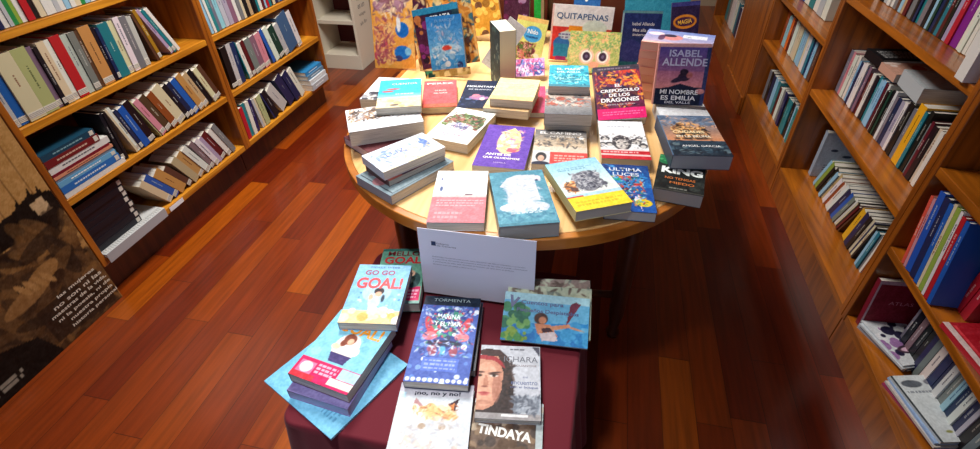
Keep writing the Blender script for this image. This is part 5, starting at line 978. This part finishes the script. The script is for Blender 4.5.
def a_pp(c): c.a[:] = (206, 150, 190); c.spots(40, [(226, 190, 214), (170, 90, 150), (190, 120, 180), (240, 214, 230)], .1); c.ell(.66, .4, .18, .2, (70, 40, 90)); c.ell(.84, .3, .12, .26, (40, 60, 140)); c.ell(.72, .5, .07, .1, (214, 60, 120)); c.scrib(200, [(40, 40, 100), (210, 60, 120), (90, 120, 200), (240, 220, 236), (150, 80, 150)], .03, .1, .1, .95, .9)
stand_book('pinkphoto', 'pink photographic cover leaning back behind the cream pile', .012, a_pp, (), floor=.7602, edge=(226, 206, 220), w=.155)
def a_quita(c):
    c.a[:] = (232, 230, 232); c.rect(0, 0, 1, .62, (206, 54, 50)); c.ell(.6, .3, .5, .34, (190, 210, 150)); c.rect(.3, .54, .7, .64, (240, 150, 40)); c.ell(.2, .3, .14, .14, (50, 110, 190)); c.rect(.08, .06, .32, .3, (40, 130, 180)); c.ell(.26, .46, .12, .07, (190, 206, 226)); c.lines(.14, .4, .38, .5, 2, (80, 60, 130)); c.rect(.12, 0, .3, .08, (150, 40, 110)); c.ell(.72, .62, .2, .14, (214, 226, 220)); c.rect(0, 0, .03, 1, (226, 190, 190))
stand_book('quita', 'large white topped book titled QUITAPENAS standing at back', .014, a_quita, [('QUITAPENAS', (50, 90, 140), .5, .8, .84, .028, .015)], floor=.7602, edge=(236, 232, 232), cell=.003)
def a_monster(c):
    c.a[:] = (176, 196, 110); c.spots(120, [(206, 206, 120), (150, 180, 100), (226, 200, 130), (130, 170, 110), (226, 170, 110)], .04); c.ell(.5, .42, .42, .3, (196, 196, 126)); c.spots(60, [(214, 210, 140), (236, 190, 140), (160, 186, 110)], .03, .1, .2, .95, .8)
    for u in (.36, .68): c.ell(u, .4, .15, .19, (236, 196, 170)); c.ell(u, .4, .11, .15, (240, 240, 236)); c.ell(u, .4, .075, .105, (66, 46, 70)); c.ell(u, .4, .03, .04, (110, 100, 130))
    c.ell(.52, .2, .1, .08, (236, 170, 140)); c.scrib(360, [(216, 214, 130), (140, 176, 96), (236, 206, 150), (110, 160, 100), (236, 180, 120)], .018, 0, .55, 1, 1).scrib(200, [(206, 206, 130), (150, 180, 100), (236, 200, 140)], .014, 0, 0, .2, .6).scrib(160, [(206, 206, 130), (150, 180, 100)], .014, .84, 0, 1, .6)
stand_book('monster', 'green shaggy furry cover with two big round eyes', .016, a_monster, (), floor=.7602, edge=(206, 210, 150))
def a_db(c): c.a[:] = (26, 44, 104); c.fade(0, .7, (20, 60, 120), (26, 40, 96)); c.rect(0, 0, .04, 1, (150, 180, 190)); c.rect(0, .96, 1, 1, (90, 140, 150)); c.ell(.3, .3, .3, .2, (40, 50, 120)); c.rect(0, 0, 1, .1, (20, 90, 110))
stand_book('darkblue', 'dark blue novel with small white title standing behind the novel pile', .02, a_db, [('Isabel Allende', (206, 214, 230), .55, .78, .56, .013, .01), ('Mas alla del', (206, 214, 230), .55, .67, .5, .012, .01), ('invierno', (206, 214, 230), .48, .59, .34, .010, .01)], floor=.7602, edge=(40, 60, 110))
def a_oval(c): c.a[:] = (40, 26, 66); c.ell(.5, .62, .42, .14, (206, 130, 40)); c.ell(.5, .62, .34, .09, (70, 34, 70)); c.spots(16, [(110, 40, 90), (70, 30, 60), (150, 90, 120)], .06, 0, 0, 1, .4); c.rect(0, .92, 1, 1, (60, 60, 130))
stand_book('oval', 'dark purple cover with an orange oval title at back right', .02, a_oval, [('MAGIA', (240, 190, 70), .5, .62, .5, .018, .02, 6)], floor=.7602, edge=(50, 36, 76))
stand_book('bluetop', 'blue cover with white letters peeking over QUITAPENAS', .02, lambda c: c.spots(20, [(40, 110, 180), (90, 160, 210), (230, 236, 240)], .08), [('TRAVEL', (240, 244, 246), .4, .9, .6, .02, .03)], floor=.7602, edge=(36, 96, 170))
stand_book('teal', 'wide teal cover standing farthest back on the right', .02, lambda c: (c.rect(0, 0, 1, 1, (40, 128, 160)), c.rect(0, .86, 1, .9, (150, 200, 206))), (), floor=.7602, edge=(60, 150, 170))
stand_book('green', 'narrow bright green spine standing at the back', .12, lambda c: c.rect(0, 0, 1, 1, (20, 150, 60)), (), floor=.7602, edge=(20, 150, 60))
stand_book('purpleback', 'dark plum cover standing at the back behind the thick book', .02, lambda c: c.spots(30, [(90, 30, 70), (60, 20, 50), (140, 110, 150)], .08), (), floor=.7602, edge=(60, 24, 50))
stand_book('yellowback', 'golden yellow map cover standing behind the cardboard display', .02, lambda c: (c.rect(0, 0, 1, 1, (190, 140, 50)), c.spots(40, [(226, 186, 90), (140, 100, 40), (100, 70, 50)], .06)), (), floor=.7602, edge=(190, 140, 60))

# ------------------------------------------------------------------ white display stand at the far left
SX0, SX1, SY, SD = -2.31, -2.0, 3.82, .32
o = thing('white_display_stand', 'white open shelved display stand with printed side panel at the back', 'stand', Vector((-2.155, 3.98, 0)))
def bx(n, xa, xb, ya, yb, za, zb, m, p=o):
    bm = bmesh.new(); add_box(bm, xa+2.155, xb+2.155, ya-3.98, yb-3.98, za, zb); return obj(n, bm, m, p, .002)
bx('base', SX0, SX1, SY, SY+SD, 0, .12, WHITE_P)
bx('side_panel', SX0-.02, SX0, SY, SY+SD, 0, 1.9, WHITE_P)
sp = bx('side_panel', SX1, SX1+.02, SY, SY+SD, 0, 1.9, WHITE_P)
bx('back_panel', SX0, SX1, SY+SD-.01, SY+SD, .13, 1.9, RED_P)
for z in (.37, .66, .95, 1.24): bx('shelf_board', SX0, SX1, SY, SY+SD-.01, z, z+.03, WHITE_P)
for i_, ws_ in enumerate(('leer', 'es un', 'viaje', 'sin fin')):
    tmx = text_mesh([(ws_, .5, .62-.08*i_, .4, .03)], .3, .8); tmx.transform(Matrix(((0, 0, 1, 0), (1, 0, 0, 0), (0, 1, 0, 0), (0, 0, 0, 1))))
    q = obj('printed_text', tmx, mat('ink_110_110_110', (110, 110, 110), .6), sp); q.location = (SX1+.021+2.155, 0, .45)
# low dark cabinet behind the display table
o = thing('low_cabinet', 'dark reddish wooden cabinet standing behind the display table', 'cabinet', Vector((-.3, 3.0, 0)))
bm = bmesh.new(); add_box(bm, -.62, .62, -.17, .2, .04, .98); obj('body', bm, DKW, o, .004)
bm = bmesh.new(); add_box(bm, -.64, .64, -.2, .22, .98, 1.005); obj('worktop', bm, DKW, o, .004)
for sx in (-1, 1):
    bm = bmesh.new(); add_box(bm, sx*.305-.29, sx*.305+.29, -.188, -.17, .07, .95); d = obj('door', bm, mat('red_brown_door', (88, 30, 16), .4), o, .003)
    bm = bmesh.new(); add_tube(bm, [(sx*.05, -.19, .6), (sx*.05, -.205, .6), (sx*.05, -.205, .5), (sx*.05, -.19, .5)], .005); obj('handle', bm, mat('steel', (150, 150, 150), .3, 1.), d, 0, True)

# ------------------------------------------------------------------ magazines and comics in the nearest right bookcase
def a_mag(c): c.a[:] = (206, 210, 214); c.spots(24, [(36, 32, 60), (150, 110, 160), (60, 50, 90), (220, 220, 224)], .1, 0, .2, 1, .95); c.ell(.4, .72, .16, .1, (34, 30, 56)); c.ell(.5, .3, .3, .09, (60, 40, 56)); c.ell(.5, .3, .22, .05, (206, 170, 190)); c.ell(.8, .2, .1, .05, (190, 60, 60))
mags = [('magdeco', 'printed magazine', .1655, 4), ('magwhite', 'white magazine', .1655, 5)]
def mag_stack(x, y, a, w, h, items, g, cols):
    z = .1653
    for i, (lab, art, t) in enumerate(items):
        cv = Canvas(w, h, cols[i % len(cols)]); 
        if art: art(cv)
        make_book('magazine', lab, Matrix.Translation((x+.006*math.sin(i*2.1), y+.005*math.cos(i*1.7), z)) @ Matrix.Rotation(R(a+3*math.sin(i*1.3+1)), 4, 'Z'), w, h, t, cv, (), edge=cols[i % len(cols)], cat='magazine')
        z += t+.0003
mag_stack(1.088, 1.335, 22, .14, .19, [('bottom magazine under the patterned one, lowest shelf nearest right bookcase', None, .008), ('second magazine up under the patterned one, nearest right bookcase', None, .007),
    ('third magazine up under the patterned one, nearest right bookcase', None, .007), ('magazine with purple and white pattern, topmost of its stack', a_mag, .006)], '', [(150, 156, 170), (60, 70, 90), (190, 196, 200), (206, 210, 214)])
def a_mw(c): c.a[:] = (206, 212, 214); c.ell(.3, .86, .2, .06, (90, 96, 104)); c.ell(.7, .88, .14, .05, (120, 120, 130)); c.lines(.1, .7, .8, .76, 1, (120, 126, 134)); c.ell(.3, .14, .06, .02, (150, 150, 90)); c.rect(0, 0, .04, 1, (60, 66, 70))
mag_stack(1.085, 1.075, 14, .155, .215, [('red magazine lowest under the plain white one, nearest right bookcase', None, .008), ('lilac magazine in the stack under the plain white one', None, .007), ('cream magazine in the stack under the plain white one', None, .007),
    ('pale blue magazine directly under the plain white one', None, .007), ('white magazine with small pictures along its top, uppermost of its stack', a_mw, .009)], '', [(160, 50, 90), (160, 150, 206), (200, 190, 180), (150, 176, 214), (190, 196, 198)])
# dark red book leaning at the far end
def up(x, y, z, ang, lean, w, h, t):
    """upright book: normal turned by ang from facing the room's front, leaning back"""
    u = Vector((math.cos(R(ang)), math.sin(R(ang)), 0)); b = Vector((-math.sin(R(ang)), math.cos(R(ang)), 0))
    v = b*math.sin(R(lean))+Vector((0, 0, math.cos(R(lean)))); n = -b*math.cos(R(lean))+Vector((0, 0, math.sin(R(lean))))
    C = Vector((x, y, z+t*math.sin(R(lean))+.0005))+v*(h/2)-n*t
    return Matrix(((u.x, v.x, n.x, C.x), (u.y, v.y, n.y, C.y), (u.z, v.z, n.z, C.z), (0, 0, 0, 1)))
cv = Canvas(.19, .2, (132, 20, 40)); cv.rect(0, .93, 1, 1, (190, 150, 160)); cv.rect(0, 0, .03, 1, (200, 170, 176)); cv.ell(.85, .86, .08, .02, (206, 160, 170))
make_book('book', 'dark red book leaning back at the far end of the lowest shelf', up(1.085, 1.41, .1655, 4, 6, .18, .2, .02), .19, .2, .02, cv, [('ATLAS', (206, 120, 134), .5, .55, .4, .014)], edge=(120, 22, 40))
# comics lying forward on the centre shelf
def a_red(c): c.a[:] = (168, 26, 40); c.rect(0, 0, .08, 1, (214, 190, 186)); c.rect(.1, .04, .14, .96, (214, 60, 70)); c.ell(.4, .72, .16, .1, (216, 196, 120)); c.ell(.4, .72, .08, .05, (168, 26, 40)); c.ell(.8, .4, .1, .1, (90, 20, 40))
def a_grn(c): c.a[:] = (24, 128, 104); c.spots(20, [(40, 160, 130), (30, 80, 140), (16, 90, 80)], .07); c.ell(.5, .2, .3, .12, (40, 90, 160))
def a_dkb(c): c.a[:] = (26, 34, 52); c.spots(14, [(40, 70, 120), (20, 24, 40)], .1); c.rect(0, 0, .04, 1, (120, 124, 130))
sheet_book('large red comic with yellow ring lying on centre shelf, nearest right bookcase', (190, 40, 52), 1.085, .99, .4925, .2, .28, .016, 8, art=a_red, name='comic_book', cat='comic')
sheet_book('green comic lying over the red one, centre shelf of nearest right bookcase', (24, 120, 96), 1.145, .955, .509, .17, .25, .012, 10, art=a_grn, name='comic_book', cat='comic')
make_book('comic_book', 'dark navy comic leaning on the standing comics, nearest right bookcase', up(1.13, 1.02, .522, 24, 38, .22, .2, .012), .22, .2, .012, (lambda c: (a_dkb(c), c)[1])(Canvas(.22, .2, (26, 34, 52))), (), edge=(70, 74, 84), cat='comic')
# ------------------------------------------------------------------ light
def area(name, loc, rot, size, energy, col, sy=None):
    l = bpy.data.lights.new(name, 'AREA'); l.energy = energy; l.size = size; l.color = col
    if sy: l.shape = 'RECTANGLE'; l.size_y = sy
    o = bpy.data.objects.new(name, l); COL.objects.link(o); o.location = loc; o.rotation_euler = [R(a) for a in rot]; return o
k_ = area('ceiling_light', (-.95, 2.35, 2.8), (0, -4, 0), .6, 58, (1, .96, .9), 1.2); k_.data.spread = R(125)
k2_ = area('low_table_fill', (-.45, .35, 2.86), (0, 0, 0), .18, 4.2, (.96, .97, 1)); k2_.data.spread = R(62)  # added fill light, brightens the books on the low table
area('ceiling_light', (-.4, 4.6, 2.8), (0, 0, 0), .5, 16, (1, .95, .88), .9)
w = bpy.data.worlds.new('room_daylight'); SC.world = w; w.use_nodes = True
w.node_tree.nodes['Background'].inputs[0].default_value = (.55, .7, 1, 1); w.node_tree.nodes['Background'].inputs[1].default_value = .36

# ------------------------------------------------------------------ camera
cam = bpy.data.cameras.new('camera'); co = bpy.data.objects.new('camera', cam); COL.objects.link(co); SC.camera = co
cam.sensor_fit = 'HORIZONTAL'; cam.sensor_width = 36; cam.lens = 496.42/980*36; cam.clip_start = .02
co.matrix_world = Matrix(CAMROWS)
SC.view_settings.view_transform = 'Standard'; SC.view_settings.look = 'None'; SC.view_settings.gamma = 1; SC.view_settings.use_curve_mapping = False
SC.view_settings.exposure = 0.35
